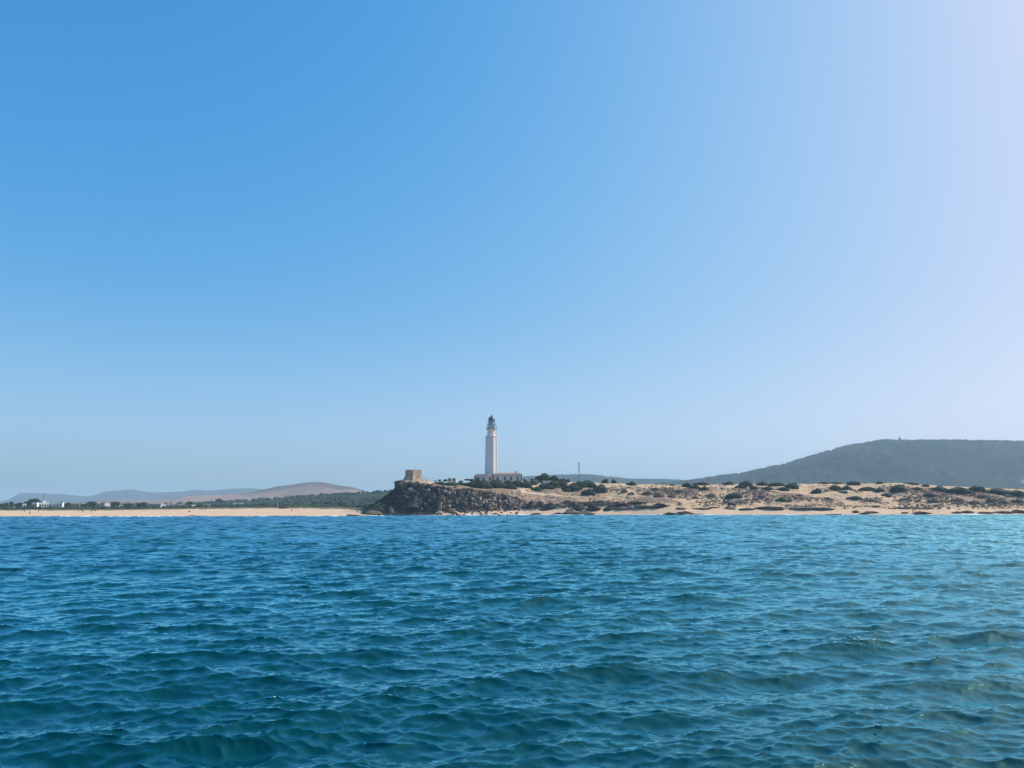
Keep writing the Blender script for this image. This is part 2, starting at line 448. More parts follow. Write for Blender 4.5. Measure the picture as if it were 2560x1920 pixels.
# ------------------------------------------------------------------ the coast: one height field, split by what it is
# every column: waterline row, then (distance, row) of toe, mid slope, upper edge and crest, then height behind
DY = 14
COLS = [
 (-1400, 1293, (345, 1287), (415, 1279), (432, 1276), (450, 1274.2), 3.0),
 (0,     1292, (345, 1287), (415, 1278), (432, 1275), (450, 1274.2), 3.0),
 (300,   1292, (345, 1286.5), (415, 1277), (432, 1275.5), (450, 1273.5), 3.0),
 (520,   1291.6, (345, 1286), (410, 1274), (425, 1270.5), (445, 1269), 3.4),
 (700,   1291.3, (345, 1286), (405, 1273), (420, 1269), (440, 1267), 3.6),
 (860,   1291, (345, 1285), (390, 1274), (410, 1271), (430, 1268), 3.6),
 (905,   1290, (338, 1285.5), (345, 1279), (355, 1273.5), (365, 1271), 3.6),
 (935,   1289.5, (336, 1283), (342, 1272), (349, 1264), (358, 1258), 3.8),
 (962,   1289, (335, 1282), (341, 1266), (349, 1250), (358, 1241), 4.0),
 (984,   1289, (335, 1281), (342, 1254), (349, 1234), (358, 1221), 5.0),
 (991,   1289, (335, 1280), (343, 1240), (349, 1207), (358, 1200), 7.0),
 (1040,  1289, (335, 1281), (342, 1238), (349, 1206), (374, 1199.5), 9.0),
 (1100,  1289, (335, 1282), (342, 1240), (349, 1217), (390, 1206), 10.0),
 (1180,  1288.7, (334, 1281), (341, 1246), (349, 1224), (396, 1207), 11.0),
 (1250,  1288.3, (333, 1278), (341, 1249), (350, 1227), (404, 1204), 12.0),
 (1310,  1288, (332, 1275), (341, 1250), (358, 1226), (404, 1203), 12.0),
 (1340,  1288, (332, 1272), (344, 1252), (364, 1226), (404, 1203), 12.0),
 (1450,  1288, (332, 1268), (349, 1249), (374, 1223), (402, 1206), 11.0),
 (1580,  1288, (332, 1268), (349, 1248), (374, 1223), (399, 1209.5), 9.0),
 (1700,  1288.3, (330, 1271), (348, 1250), (372, 1227), (396, 1213.5), 8.0),
 (1850,  1288, (328, 1272), (345, 1251), (370, 1224), (396, 1209), 8.0),
 (2050,  1288, (326, 1273), (344, 1252), (368, 1224), (394, 1210), 8.0),
 (2250,  1287.5, (324, 1273), (342, 1252), (366, 1224), (392, 1208.5), 8.0),
 (2350,  1287.5, (323, 1273), (340, 1253), (364, 1228), (390, 1215), 8.0),
 (2450,  1287.3, (322, 1273), (340, 1254), (362, 1232), (388, 1220), 8.0),
 (2560,  1287, (321, 1273), (338, 1255), (360, 1235), (386, 1223.5), 8.0),
 (4000,  1286, (320, 1273), (338, 1256), (360, 1238), (386, 1228), 8.0),
]
def pz(px, py, Y): return at(px, py, Y).z
cpx = np.array([c[0] for c in COLS], float)
nodeY = []; nodeZ = []
for c in COLS:
    px = c[0]; wl = atz(px, c[1]).y
    sh_ = max(0.0, wl + 9 - c[2][0])
    fs_ = (1.0, 0.9, 0.6, 0.0)
    ys = [wl - 60, wl, ] + [n[0] + sh_ * k for n, k in zip(c[2:6], fs_)] + [c[5][0] + 45, 1500, 13000]
    zs = [-3.0, 0.0] + [pz(px, n[1], n[0] + sh_ * k) for n, k in zip(c[2:6], fs_)] + [c[6], 4.0, 4.0]
    nodeY.append(ys); nodeZ.append(zs)
nodeY = np.array(nodeY); nodeZ = np.array(nodeZ)
cols = np.concatenate([np.arange(-1400, -60, 20.0), np.arange(-60, 860, 2.6), np.arange(860, 1400, 1.4), np.arange(1400, 2620, 2.2), np.arange(2620, 4001, 20.0)])
rowsY = np.concatenate([np.arange(255, 318, 6.0), np.arange(318, 412, 0.45), np.arange(412, 470, 1.0), np.geomspace(471, 13000, 60)])
tx = np.array([at(p, hor(p), 1.0).x for p in cols])
NY = np.stack([np.interp(cols, cpx, nodeY[:, k]) for k in range(nodeY.shape[1])], 1)
NZ = np.stack([np.interp(cols, cpx, nodeZ[:, k]) for k in range(nodeZ.shape[1])], 1)
GZ = np.zeros((len(rowsY), len(cols))); GS = np.zeros_like(GZ)
for j in range(len(cols)):
    GZ[:, j] = np.interp(rowsY, NY[j], NZ[j])
    GS[:, j] = np.interp(rowsY, NY[j], np.arange(NY.shape[1]))     # 1 = waterline, 2 toe, 3 mid, 4 edge, 5 crest, 6 behind
GX = tx[None, :] * rowsY[:, None]; GY = np.repeat(rowsY[:, None], len(cols), 1)
PXG = np.repeat(cols[None, :], len(rowsY), 0)
head = sstep(905, 940, PXG) * (1 - sstep(1300, 1345, PXG))
face = sstep(1.8, 2.1, GS) * (1 - sstep(3.7, 4.15, GS))
dune = sstep(1320, 1380, PXG)
slope = sstep(1.9, 2.3, GS) * (1 - sstep(5.0, 5.8, GS))
n1 = fbm(GX, GY, 9.0, 5, 1); n2 = fbm(GX, GY, 3.2, 5, 21, 0.6); n3 = fbm(GX, GY, 22.0, 3, 31)
rid = 1 - 2 * np.abs(fbm(GX, GY, 4.5, 4, 41))
crest_keep = 1 - 0.75 * sstep(4.2, 5.0, GS) * (1 - sstep(5.0, 5.4, GS))
GZ += dune * slope * (n3 * 1.3 + n1 * 1.1 + n2 * 0.45) * crest_keep
GZ += head * face * (rid * 1.3 + n2 * 1.5 + n1 * 1.2) * 0.8
GZ += head * sstep(3.7, 4.2, GS) * (1 - sstep(5, 6, GS)) * (n1 * 0.25 + n2 * 0.12)
shelf = sstep(1335, 1352, PXG) * (1 - sstep(1500, 1640, PXG + n1 * 60)) * sstep(1.85, 2.02, GS + 0.12 * n1) * (1 - sstep(2.35, 2.6, GS + 0.25 * n3))
GZ += shelf * (np.round(rid * 2) * 0.5 + n2 * 0.9 + 0.35)
beach = sstep(0.98, 1.1, GS) * (1 - sstep(1.9, 2.2, GS))
GZ += beach * (n1 * 0.10 + n3 * 0.10)
left = 1 - sstep(860, 905, PXG)
GZ += left * sstep(2.8, 3.3, GS) * (1 - sstep(5.2, 7, GS)) * (n2 * 0.35 + n1 * 0.25 + 0.1)
def ground(X, Y):
    px = np.interp(X / Y, tx, cols)
    cj = np.clip(np.interp(px, cols, np.arange(len(cols))), 0, len(cols) - 1.001)
    ri = np.clip(np.interp(Y, rowsY, np.arange(len(rowsY))), 0, len(rowsY) - 1.001)
    j = np.floor(cj).astype(int); i = np.floor(ri).astype(int); fj = cj - j; fi = ri - i
    return (GZ[i, j] * (1 - fj) + GZ[i, j + 1] * fj) * (1 - fi) + (GZ[i + 1, j] * (1 - fj) + GZ[i + 1, j + 1] * fj) * fi
def hit(px, py, y0=300, y1=470):
    d = ray(px, py); ys = np.arange(y0, y1, 0.5)
    g = ground(d.x / d.y * ys, ys); z = CAMZ + d.z / d.y * ys
    k = np.nonzero(g >= z)[0]
    if len(k) == 0:
        Yc = float(np.interp(px, cpx, nodeY[:, 5])); X = d.x / d.y * Yc
        return Vector((X, Yc, float(ground(np.array([X]), np.array([Yc]))[0])))
    Y = ys[k[0]]; return Vector((d.x / d.y * Y, Y, float(g[k[0]])))
# scrub, track and rock cover
FT = [(860, 1290), (900, 1273), (930, 1259), (960, 1242), (984, 1212), (992, 1198), (1005, 1201), (1020, 1206), (1060, 1213), (1100, 1219), (1180, 1225), (1250, 1236), (1290, 1244), (1330, 1259), (1352, 1273), (1365, 1300)]
HP = np.interp(PXG, [0, 2560], [hor(0), hor(2560)])
ROW = HP - (GZ - CAMZ) / GY * F
below = ROW - np.interp(PXG, [a for a, _ in FT], [b_ for _, b_ in FT]) + n2 * 5 + n1 * 2
slopeband = np.where(PXG > 1140, sstep(-42, -6, below), sstep(-12, -2, below)) * sstep(960, 1000, PXG) * (1 - sstep(1330, 1380, PXG))
scr = dune * (sstep(2.0, 2.5, GS) * (1 - sstep(4.2, 4.8, GS)) * 0.95) * np.clip(0.6 + 0.9 * n3, 0, 1)
scr = np.maximum(scr, sstep(1260, 1330, PXG) * (1 - sstep(1480, 1560, PXG)) * sstep(2.6, 3.1, GS) * (1 - sstep(4.0, 4.3, GS)) * 0.8)
scr = np.maximum(scr, slopeband * 0.9)
scr = np.maximum(scr, head * 0.35)
trk_s = 3.95 - (PXG - 1285) / 150 * 0.75
trk = np.exp(-((GS - trk_s) / 0.08) ** 2) * sstep(1284, 1295, PXG) * (1 - sstep(1420, 1470, PXG))
grass = np.where(shelf > 0.3, 0.0, sstep(2, -3, below))
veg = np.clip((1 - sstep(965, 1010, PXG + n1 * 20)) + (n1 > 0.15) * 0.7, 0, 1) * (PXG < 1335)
verts = np.stack([GX, GY, GZ], -1).reshape(-1, 3)
nr, nc = GZ.shape
qi = (np.arange(nr - 1)[:, None] * nc + np.arange(nc - 1)[None, :])
Q = np.stack([qi, qi + 1, qi + nc + 1, qi + nc], -1)
sq = GS[:-1, :-1] + n2[:-1, :-1] * 0.15; pq = PXG[:-1, :-1] + n2[:-1, :-1] * 12
isbeach = np.where(pq < 905, sq < 3.35, np.where((pq > 935) & (pq < 1095), sq < 1.02, sq < 1.95))
isplain = np.where(pq < 905, ~isbeach, (sq > 6.0))
ishead = (~isbeach) & (~isplain) & (PXG[:-1, :-1] < 1362) & (below[:-1, :-1] > -3)
ishead = ishead | ((~isplain) & (shelf[:-1, :-1] > 0.35))
isbeach = isbeach & ~ishead
isdune = (~isbeach) & (~isplain) & (~ishead)
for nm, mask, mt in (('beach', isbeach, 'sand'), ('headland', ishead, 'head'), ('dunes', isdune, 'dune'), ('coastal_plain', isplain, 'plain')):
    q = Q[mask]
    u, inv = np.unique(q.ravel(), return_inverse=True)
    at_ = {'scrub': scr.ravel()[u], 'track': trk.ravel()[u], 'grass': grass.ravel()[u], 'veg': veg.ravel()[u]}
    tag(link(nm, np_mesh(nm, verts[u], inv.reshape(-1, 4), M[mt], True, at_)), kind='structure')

# ------------------------------------------------------------------ hills
def hill(name, tops, Y, depth, mt, base=1282, step=3.0, rough=1.0, canopy=0.0, cs=8.0, rows=60):
    px = np.arange(tops[0][0], tops[-1][0] + 1, step)
    ty = np.interp(px, [a for a, _ in tops], [b_ for _, b_ in tops])
    k = np.exp(-np.linspace(-2, 2, 9) ** 2); k /= k.sum()
    ty = np.convolve(np.pad(ty, 4, mode='edge'), k, 'valid')
    top = np.array([at(p, q, Y) for p, q in zip(px, ty)])
    hx = top[:, 0] / Y; hz_ = top[:, 2]
    s = np.linspace(-1, 1.1, rows)
    YY = Y + s * depth
    prof = np.clip(np.cos(np.clip(s, -1, 1) * math.pi / 2), 0, 1) ** 0.9
    X = hx[None, :] * YY[:, None]; G = np.repeat(YY[:, None], len(px), 1)
    big = fbm(X, G, depth * 0.45, 4, 77)
    Z = -8 + (hz_[None, :] + 8) * prof[:, None] * (1 + 0.22 * big * (np.abs(s)[:, None]) * rough)
    if canopy:
        Z += canopy * (-0.3 - np.abs(fbm(X, G, cs, 2, 90)) * 2) * prof[:, None] ** 0.3
    V = np.stack([X, G, Z], -1).reshape(-1, 3)
    nr, nc = X.shape
    qi = (np.arange(nr - 1)[:, None] * nc + np.arange(nc - 1)[None, :])
    q = np.stack([qi, qi + 1, qi + nc + 1, qi + nc], -1).reshape(-1, 4)
    return tag(link(name, np_mesh(name, V, q, M[mt])), kind='structure')
hill('blue_hills', [(-600, 1262), (-300, 1250), (-120, 1262), (-30, 1258), (0, 1254), (22, 1249), (48, 1233.5), (60, 1232.5), (100, 1233.5), (150, 1234.5), (180, 1237.5), (212, 1241.5), (240, 1237.5), (260, 1229.5), (300, 1226), (335, 1224), (350, 1227), (372, 1231), (420, 1230.5), (455, 1228.5), (485, 1224.5), (500, 1225), (522, 1227), (548, 1225), (585, 1222), (612, 1221), (640, 1222), (662, 1224), (760, 1230), (900, 1245)], 5600, 900, 'hill_blue', step=3)
hill('brown_hills', [(150, 1262), (200, 1256), (260, 1251), (330, 1249), (380, 1252), (430, 1248), (460, 1241), (560, 1238), (630, 1231), (652, 1226), (690, 1218), (735, 1212), (768, 1206.5), (800, 1206), (820, 1208), (840, 1213), (880, 1218), (905, 1225), (960, 1242), (1010, 1260)], 3300, 700, 'hill_brown', step=3)
hill('low_wooded_ridge', [(1180, 1200), (1240, 1193), (1300, 1190), (1340, 1188.5), (1400, 1184.5), (1440, 1183), (1470, 1183.5), (1520, 1189), (1580, 1195), (1640, 1195.5), (1700, 1198), (1760, 1203), (1900, 1220)], 3000, 600, 'hill_green', step=1.6, canopy=7, cs=26, rows=90)
hill('wooded_hill', [(1560, 1215), (1640, 1206), (1712, 1199.5), (1760, 1193), (1800, 1187), (1855, 1181), (1900, 1171), (1949, 1162), (1985, 1152), (2034, 1137), (2089, 1121), (2159, 1107.5), (2209, 1100), (2244, 1101), (2300, 1101), (2361, 1101), (2446, 1100.5), (2560, 1101), (2800, 1110), (3200, 1140), (3900, 1200)], 2500, 900, 'hill_green', step=1.6, canopy=12, cs=30, rows=150)
WT = [(-700, 1270), (0, 1265), (450, 1262), (560, 1256), (620, 1252), (700, 1247), (780, 1241), (830, 1237), (900, 1234), (945, 1231), (1000, 1228), (1100, 1230), (1250, 1262)]
hill('wooded_rise', WT, 1250, 380, 'wood_ground', step=3, rows=60)

# ------------------------------------------------------------------ foliage meshes
def lump(seed, sub=2, amp=0.35):
    bm = bmesh.new(); bmesh.ops.create_icosphere(bm, subdivisions=sub, radius=1.0)
    V = np.array([v.co[:] for v in bm.verts]); Fc = np.array([[v.index for v in f.verts] for f in bm.faces])
    bm.free()
    n = fbm(V[:, 0] * 3 + seed * 7.1, V[:, 1] * 3 + V[:, 2] * 4.3, 1.3, 3, seed)
    return V * (1 + amp * n)[:, None], Fc
LUMPS = [lump(s, 1, 0.5) for s in range(8)]
LUMPS2 = [lump(s + 20, 2, 0.5) for s in range(6)]
def leaves(n, g, rad, size, flat=1.0):
    d = g.normal(size=(n, 3)); d /= np.linalg.norm(d, axis=1)[:, None]
    d[:, 2] = np.abs(d[:, 2]) * 1.0 - 0.1
    p = d * rad * (0.82 + 0.3 * g.random((n, 1)))
    p = p * (1 + 0.28 * fbm(d[:, 0] * 5 + 3, d[:, 1] * 5 + d[:, 2] * 3, 1.1, 3, int(g.integers(99))))[:, None]
    a = g.normal(size=(n, 3)) * size; b_ = g.normal(size=(n, 3)) * size
    V = np.stack([p, p + a, p + b_], 1).reshape(-1, 3)
    return V, np.arange(3 * n).reshape(-1, 3)
def bush_mesh(seed, n=900):
    g = np.random.default_rng(seed)
    Vs = []; Fs = []; off = 0
    k = 7
    for i in range(k):
        V, Fc = LUMPS2[int(g.integers(6))]
        a = g.random() * 6.28; rr = 0.0 if i == 0 else 0.35 + 0.35 * g.random()
        sc = (0.62 if i == 0 else 0.34 + 0.2 * g.random())
        P = V * [sc, sc, sc * 1.05] + [rr * math.cos(a), rr * math.sin(a), 0.15 * g.random() + 0.2 * (1 - rr)]
        P[:, 2] = np.maximum(P[:, 2], -0.25)
        Vs.append(P); Fs.append(Fc + off); off += len(P)
        L, lf = leaves(n // k, g, 1.0, 0.11)
        L = L * sc * 1.05 + [rr * math.cos(a), rr * math.sin(a), 0.15 + 0.1 * (1 - rr)]
        Vs.append(L); Fs.append(lf + off); off += len(L)
    return np.concatenate(Vs), np.concatenate(Fs)
BUSH = {}
for mk in ('leaf', 'leaf_blue', 'scrub'):
    BUSH[mk] = []
    for s in range(5):
        V, Fc = bush_mesh(s * 3 + 5)
        BUSH[mk].append(np_mesh('shrub_' + mk, V, Fc, M[mk], False, tris=True))
ORD = ['leftmost', 'second', 'third', 'fourth', 'fifth', 'sixth', 'seventh', 'eighth', 'ninth', 'tenth', 'eleventh', 'twelfth', 'thirteenth', 'fourteenth', 'fifteenth', 'sixteenth', 'seventeenth', 'eighteenth', 'nineteenth', 'twentieth', 'twenty-first', 'twenty-second', 'twenty-third', 'twenty-fourth', 'twenty-fifth', 'twenty-sixth', 'twenty-seventh', 'twenty-eighth', 'twenty-ninth', 'thirtieth', 'thirty-first', 'thirty-second', 'thirty-third', 'thirty-fourth']
def ordn(k): return ORD[k] + (' from left' if k else '')
def place_shrubs(lst, mk, what, group, cat='shrub', name='shrub'):
    lst = sorted(lst)
    for k, (px, py, w_, h_) in enumerate(lst):
        p = hit(px, py + h_ * 0.42)
        sc = p.y / F
        o = link(name, random.choice(BUSH[mk]))
        o.location = (p.x, p.y + w_ * sc * 0.15, p.z - 0.1 * h_ * sc)
        o.scale = (w_ * sc / 2 * 1.08, w_ * sc / 2 * 0.8, h_ * sc * 1.02)
        o.rotation_euler = (0, 0, 0)
        tag(o, what.replace('#', ordn(k)), cat, group)
# (column, row, width, height) in the photograph of each dark shrub, worked out from where its foot meets the sand
CREST = [(1420, 1202, 15, 9), (1515, 1203, 22, 12), (1534, 1203, 18, 10), (1580, 1209, 24, 11), (1680, 1212, 11, 5), (1718, 1213, 27, 13), (1756, 1209, 36, 9),
         (1825, 1208, 32, 9), (1866, 1209, 36, 14), (1908, 1209, 26, 11), (1945, 1210, 46, 9), (1986, 1214, 42, 17), (2062, 1207, 26, 6), (2092, 1207, 30, 6), (2135, 1208, 42, 10),
         (2200, 1207, 18, 7), (2280, 1209, 38, 7), (2318, 1214, 24, 8), (2352, 1222, 42, 16), (2400, 1225, 60, 16), (2445, 1222, 46, 14), (2500, 1229, 70, 18), (2545, 1232, 44, 14), (2590, 1233, 60, 16), (2660, 1236, 80, 16)]
SLOPE = [(1738, 1217, 28, 11), (1762, 1221, 22, 12), (1854, 1217, 34, 9), (1885, 1219, 26, 8), (1922, 1221, 30, 9), (1960, 1222, 30, 8), (2046, 1227, 26, 12), (2040, 1231, 24, 8), (2090, 1220, 38, 13),
         (2118, 1219, 24, 10), (2111, 1231, 34, 8), (2172, 1222, 46, 10), (2202, 1225, 30, 11), (2216, 1237, 28, 8), (2254, 1221, 50, 21), (2295, 1222, 26, 8), (2325, 1237, 30, 8),
         (1837, 1239, 44, 14), (1956, 1249, 26, 13), (2140, 1245, 34, 9), (1955, 1223, 34, 7)]
TOWER = [(1180, 1209, 40, 12), (1207, 1210, 42, 19), (1236, 1209, 48, 18), (1255, 1213, 32, 11), (1275, 1215, 34, 12), (1292, 1208, 34, 12), (1315, 1211, 34, 15), (1342, 1221, 24, 9),
         (1357, 1215, 28, 12), (1376, 1218, 26, 8), (1385, 1210, 34, 14), (1405, 1209, 40, 18), (1432, 1218, 40, 16), (1448, 1211, 40, 14), (1470, 1209, 46, 14), (1472, 1229, 30, 12), (1504, 1222, 34, 18),
         (1480, 1213, 26, 10), (1128, 1209, 50, 9), (1100, 1207, 30, 7), (1150, 1208, 20, 7), (1330, 1206, 24, 9), (1408, 1200, 20, 9), (1420, 1224, 24, 9)]
place_shrubs(CREST, 'leaf_blue', 'dark green shrub on the dune crest against the hill, #', 'shrubs along the dune crest')
place_shrubs(SLOPE, 'leaf', 'dark green shrub on sandy slope below the dune crest, #', 'shrubs on the dune slope')
TOWER = [(a, b_ + 1, c * 1.22, d * 1.2) for a, b_, c, d in TOWER] + [(1218, 1214, 44, 12), (1245, 1206, 30, 14), (1270, 1207, 30, 12), (1195, 1203, 22, 10)]
place_shrubs(TOWER, 'leaf', 'dense dark green shrub on the sand around the lighthouse, #', 'shrubs around the lighthouse')
for px, py, w_, h_, lb in ((1361, 1195, 42, 20, 'large domed dark tree standing above the low white wall'), (1386, 1199, 32, 14, 'lower dark tree right of the large domed tree')):
    p = at(px, py + h_ / 2, 402); zz = float(ground(np.array([p.x]), np.array([402.0]))[0]); sc_ = 402 / F
    tr = empty('tree', (p.x, 402, zz)); tag(tr, lb, 'tree')
    cr = link('crown', BUSH['leaf'][2], tr); cr.location = (0, 0, 1.0); cr.scale = (w_ * sc_ / 2, w_ * sc_ / 2.4, h_ * sc_ * 0.8)
    MB().tube((0, 0, -0.4), (0.1, 0, 1.6), 0.25, 0.18, 8).build('trunk', M['bark'], tr)
# brown half-dead shrubs lower down
BROWN = [(1905, 1243, 26, 8), (1975, 1252, 14, 8), (2185, 1252, 20, 8), (2265, 1248, 34, 7), (2340, 1252, 30, 12), (2400, 1250, 34, 10), (2440, 1256, 36, 10), (2480, 1250, 30, 9), (2510, 1255, 24, 10), (2550, 1252, 30, 12), (1890, 1248, 18, 8),
         (1560, 1228, 22, 10), (1580, 1234, 18, 8), (1620, 1232, 26, 10), (1650, 1238, 24, 9), (1680, 1240, 24, 9), (1700, 1229, 20, 8), (1780, 1238, 26, 8), (1740, 1245, 24, 7), (1640, 1222, 20, 6), (2070, 1246, 20, 7), (2000, 1238, 18, 6), (2520, 1240, 30, 8), (2460, 1240, 30, 8)]
place_shrubs(BROWN, 'scrub', 'low grey brown dry shrub on the lower dune face, #', 'dry shrubs on the dune face')

# dune scrub: thousands of tufts nobody could count
def scatter(name, mt, n, sampler, size, seed, flat=0.6, kindlabel='', cat='scrub'):
    g = np.random.default_rng(seed)
    X, Y = sampler(g, n)
    Z = ground(X, Y)
    Vs = []; Fs = []; off = 0
    for x, y, z in zip(X, Y, Z):
        V, Fc = LUMPS[int(g.integers(8))]
        s = size * (0.4 + 1.1 * g.random() ** 1.8)
        P = V * [s * (0.8 + 0.7 * g.random()), s, s * flat] + [x, y, z]
        Vs.append(P); Fs.append(Fc + off); off += len(P)
    o = link(name, np_mesh(name, np.concatenate(Vs), np.concatenate(Fs), M[mt], False, tris=True))
    return tag(o, kindlabel, cat, kind='stuff')
def dune_sampler(g, n):
    X = []; Y = []
    while len(X) < n:
        px = g.uniform(1330, 2650, 4000); Yv = g.uniform(322, 398, 4000)
        x = np.interp(px, cols, tx) * Yv
        s = np.array([np.interp(yy, [np.interp(p, cpx, nodeY[:, k]) for k in range(1, 7)], range(1, 7)) for p, yy in zip(px, Yv)])
        d = np.clip(0.25 + 1.2 * fbm(x, Yv, 11, 4, 5), 0, 1) * sstep(1.9, 2.3, s) * (1 - 0.85 * sstep(3.9, 4.5, s))
        d *= np.where((px < 1520) & (s > 3.0), 0.3, 1.0)
        k = g.random(4000) < d
        X += list(x[k]); Y += list(Yv[k])
    return np.array(X[:n]), np.array(Y[:n])
scatter('dune_scrub', 'scrub', 6500, dune_sampler, 0.48, 8, 0.55, 'low grey brown scrub tufts scattered over the sandy dune face')
def head_sampler(g, n):
    px = g.uniform(908, 1300, n * 3); Yv = g.uniform(336, 358, n * 3)
    keep = (px < 990) | (g.random(n * 3) < 0.14)
    px, Yv = px[keep][:n], Yv[keep][:n]
    return np.interp(px, cols, tx) * Yv, Yv
scatter('headland_scrub', 'leaf_blue', 800, head_sampler, 0.6, 9, 0.7, 'dark scrub clinging to the shaded slope of the headland')

# woodland of the left plain and the wooded rise: reads as one mass
def rise_top(px, Yv):
    t = np.interp(px, [a for a, _ in WT], [b_ for _, b_ in WT])
    out = []
    for p, q, y in zip(px, t, Yv):
        s = (y - 1250) / 380
        out.append(-8 + (at(p, q, 1250).z + 8) * max(math.cos(min(max(s, -1), 1) * math.pi / 2), 0) ** 0.9)
    return np.array(out)
def woodland():
    g = np.random.default_rng(31)
    n = 5200
    px = g.uniform(-350, 1010, n); Yv = np.exp(g.uniform(math.log(462), math.log(1260), n))
    x = np.interp(px, cols, tx) * Yv
    z = np.maximum(ground(x, Yv), rise_top(px, Yv))
    clear = fbm(x, Yv, 70, 3, 55)
    Vs = []; Fs = []; off = 0
    for i in range(n):
        if clear[i] < -0.22 : continue
        if px[i] < 470 and 545 < Yv[i] < 600: continue
        V, Fc = LUMPS[int(g.integers(8))]
        s = (1.0 + 1.5 * g.random()) * (0.55 + 0.45 * min(1, (Yv[i] - 440) / 200))
        if Yv[i] < 560: s *= 0.75
        for q in range(2):
            P = V * [s * (1.0 + 0.4 * g.random()), s, s * (0.8 + 0.35 * g.random())] + [x[i] + q * s * 0.9 * g.normal(), Yv[i], z[i] + s * 0.55]
            Vs.append(P); Fs.append(Fc + off); off += len(P)
    o = link('woodland', np_mesh('woodland', np.concatenate(Vs), np.concatenate(Fs), M['wood'], False, tris=True))
    tag(o, 'green woodland spread over the plain and low rise behind the left beach', 'woodland', kind='stuff')
woodland()

# ------------------------------------------------------------------ single trees
def tree_kind(seed, mk, kind):
    g = np.random.default_rng(seed)
    Vs = []; Fs = []; off = 0
    if kind == 'round': spots = [(0, 0, 0.62, 0.42)] + [(0.32 * math.cos(a), 0.32 * math.sin(a), 0.45 + 0.25 * g.random(), 0.27) for a in np.arange(0, 6.2, 0.9)]
    elif kind == 'umbrella': spots = [(0.55 * math.cos(a) * r_, 0.55 * math.sin(a) * r_, 0.74 + 0.08 * g.random(), 0.24) for r_ in (0.2, 0.8) for a in np.arange(0, 6.2, 1.0)]
    else: spots = [(0.12 * math.cos(i * 2), 0.12 * math.sin(i * 2), 0.3 + i * 0.11, 0.24 - 0.022 * i) for i in range(6)]
    for (x, y, z, s) in spots:
        V, Fc = LUMPS2[int(g.integers(6))]
        P = V * [s * 0.85, s * 0.85, s * 0.62] + [x, y, z]; Vs.append(P); Fs.append(Fc + off); off += len(P)
        L, lf = leaves(160, g, 1.0, 0.16); L = L * [s, s, s * 0.75] + [x, y, z]
        Vs.append(L); Fs.append(lf + off); off += len(L)
    root = empty('tree', (0, 0, 0))
    link('crown', np_mesh('crown', np.concatenate(Vs), np.concatenate(Fs), M[mk], False, tris=True), root)
    tk = MB().tube((0, 0, -0.1), (0.01, 0, 0.32), 0.035, 0.024, 8)
    top = 0.72 if kind == 'umbrella' else 0.5
    for a in (0.4, 2.5, 4.5): tk.tube((0.01, 0, 0.28), (0.25 * math.cos(a), 0.25 * math.sin(a), top), 0.02, 0.009, 6)
    tk.build('trunk', M['bark'], root)
    return root
PROTO = {'round': tree_kind(1, 'leaf', 'round'), 'umbrella': tree_kind(2, 'leaf_blue', 'umbrella'), 'slim': tree_kind(3, 'leaf_blue', 'slim')}
used = set()
def tree(kind, px, py_top, py_base, wpx, Y=None, label='', group=None, name='tree'):
    pr = PROTO[kind]
    if kind in used: o = copy_tree(pr)
    else: o = pr; used.add(kind)
    if Y is None: p = hit(px, py_base)
    else:
        p = at(px, py_base, Y)
    sc = p.y / F
    z0 = float(ground(np.array([p.x]), np.array([p.y]))[0]) if Y else p.z
    top = at(px, py_top, p.y).z
    h = max(top - z0, 0.8)
    o.location = (p.x, p.y, z0); o.scale = (wpx * sc * 0.72, wpx * sc * 0.72, h)
    o.rotation_euler = (0, 0, random.random() * 6.28)
    o.name = name
    tag(o, label, 'tree', group)
    return o
LT = [(5, 1257, 20, 'round', 600), (14, 1255, 16, 'round', 610), (28, 1252, 13, 'round', 620), (48, 1255, 24, 'round', 600), (68, 1251, 22, 'round', 640), (83, 1246, 24, 'umbrella', 640), (97, 1250, 16, 'round', 650), (75, 1263, 26, 'round', 540), (152, 1251, 12, 'slim', 620),
      (170, 1255, 18, 'round', 600), (182, 1257, 20, 'umbrella', 600), (212, 1258, 24, 'round', 560), (228, 1252, 30, 'round', 600), (236, 1264, 22, 'round', 540), (276, 1254, 28, 'round', 600), (290, 1253, 24, 'round', 610), (283, 1250, 8, 'slim', 600), (320, 1258, 26, 'round', 560),
      (352, 1256, 24, 'round', 580), (360, 1254, 20, 'round', 600), (411, 1255, 20, 'round', 590), (426, 1252, 10, 'slim', 590), (450, 1254, 20, 'round', 590), (472, 1252, 22, 'round', 600), (546, 1246, 18, 'umbrella', 900), (365, 1268, 30, 'round', 520), (600, 1259, 26, 'round', 620), (660, 1256, 30, 'round', 640), (700, 1256, 28, 'round', 640), (790, 1254, 34, 'round', 620), (820, 1252, 30, 'round', 600), (850, 1254, 30, 'round', 580)]
for k, (px, top, w_, kd, Y) in enumerate(sorted(LT)):
    what = {'round': 'rounded dark green tree behind the left beach', 'umbrella': 'spreading dark tree behind the left beach', 'slim': 'thin upright dark tree behind the left beach'}[kd]
    tree(kd, px, top, 1272, w_, Y, what + ', ' + ordn(k) + ' of the single trees', 'trees behind the left beach')
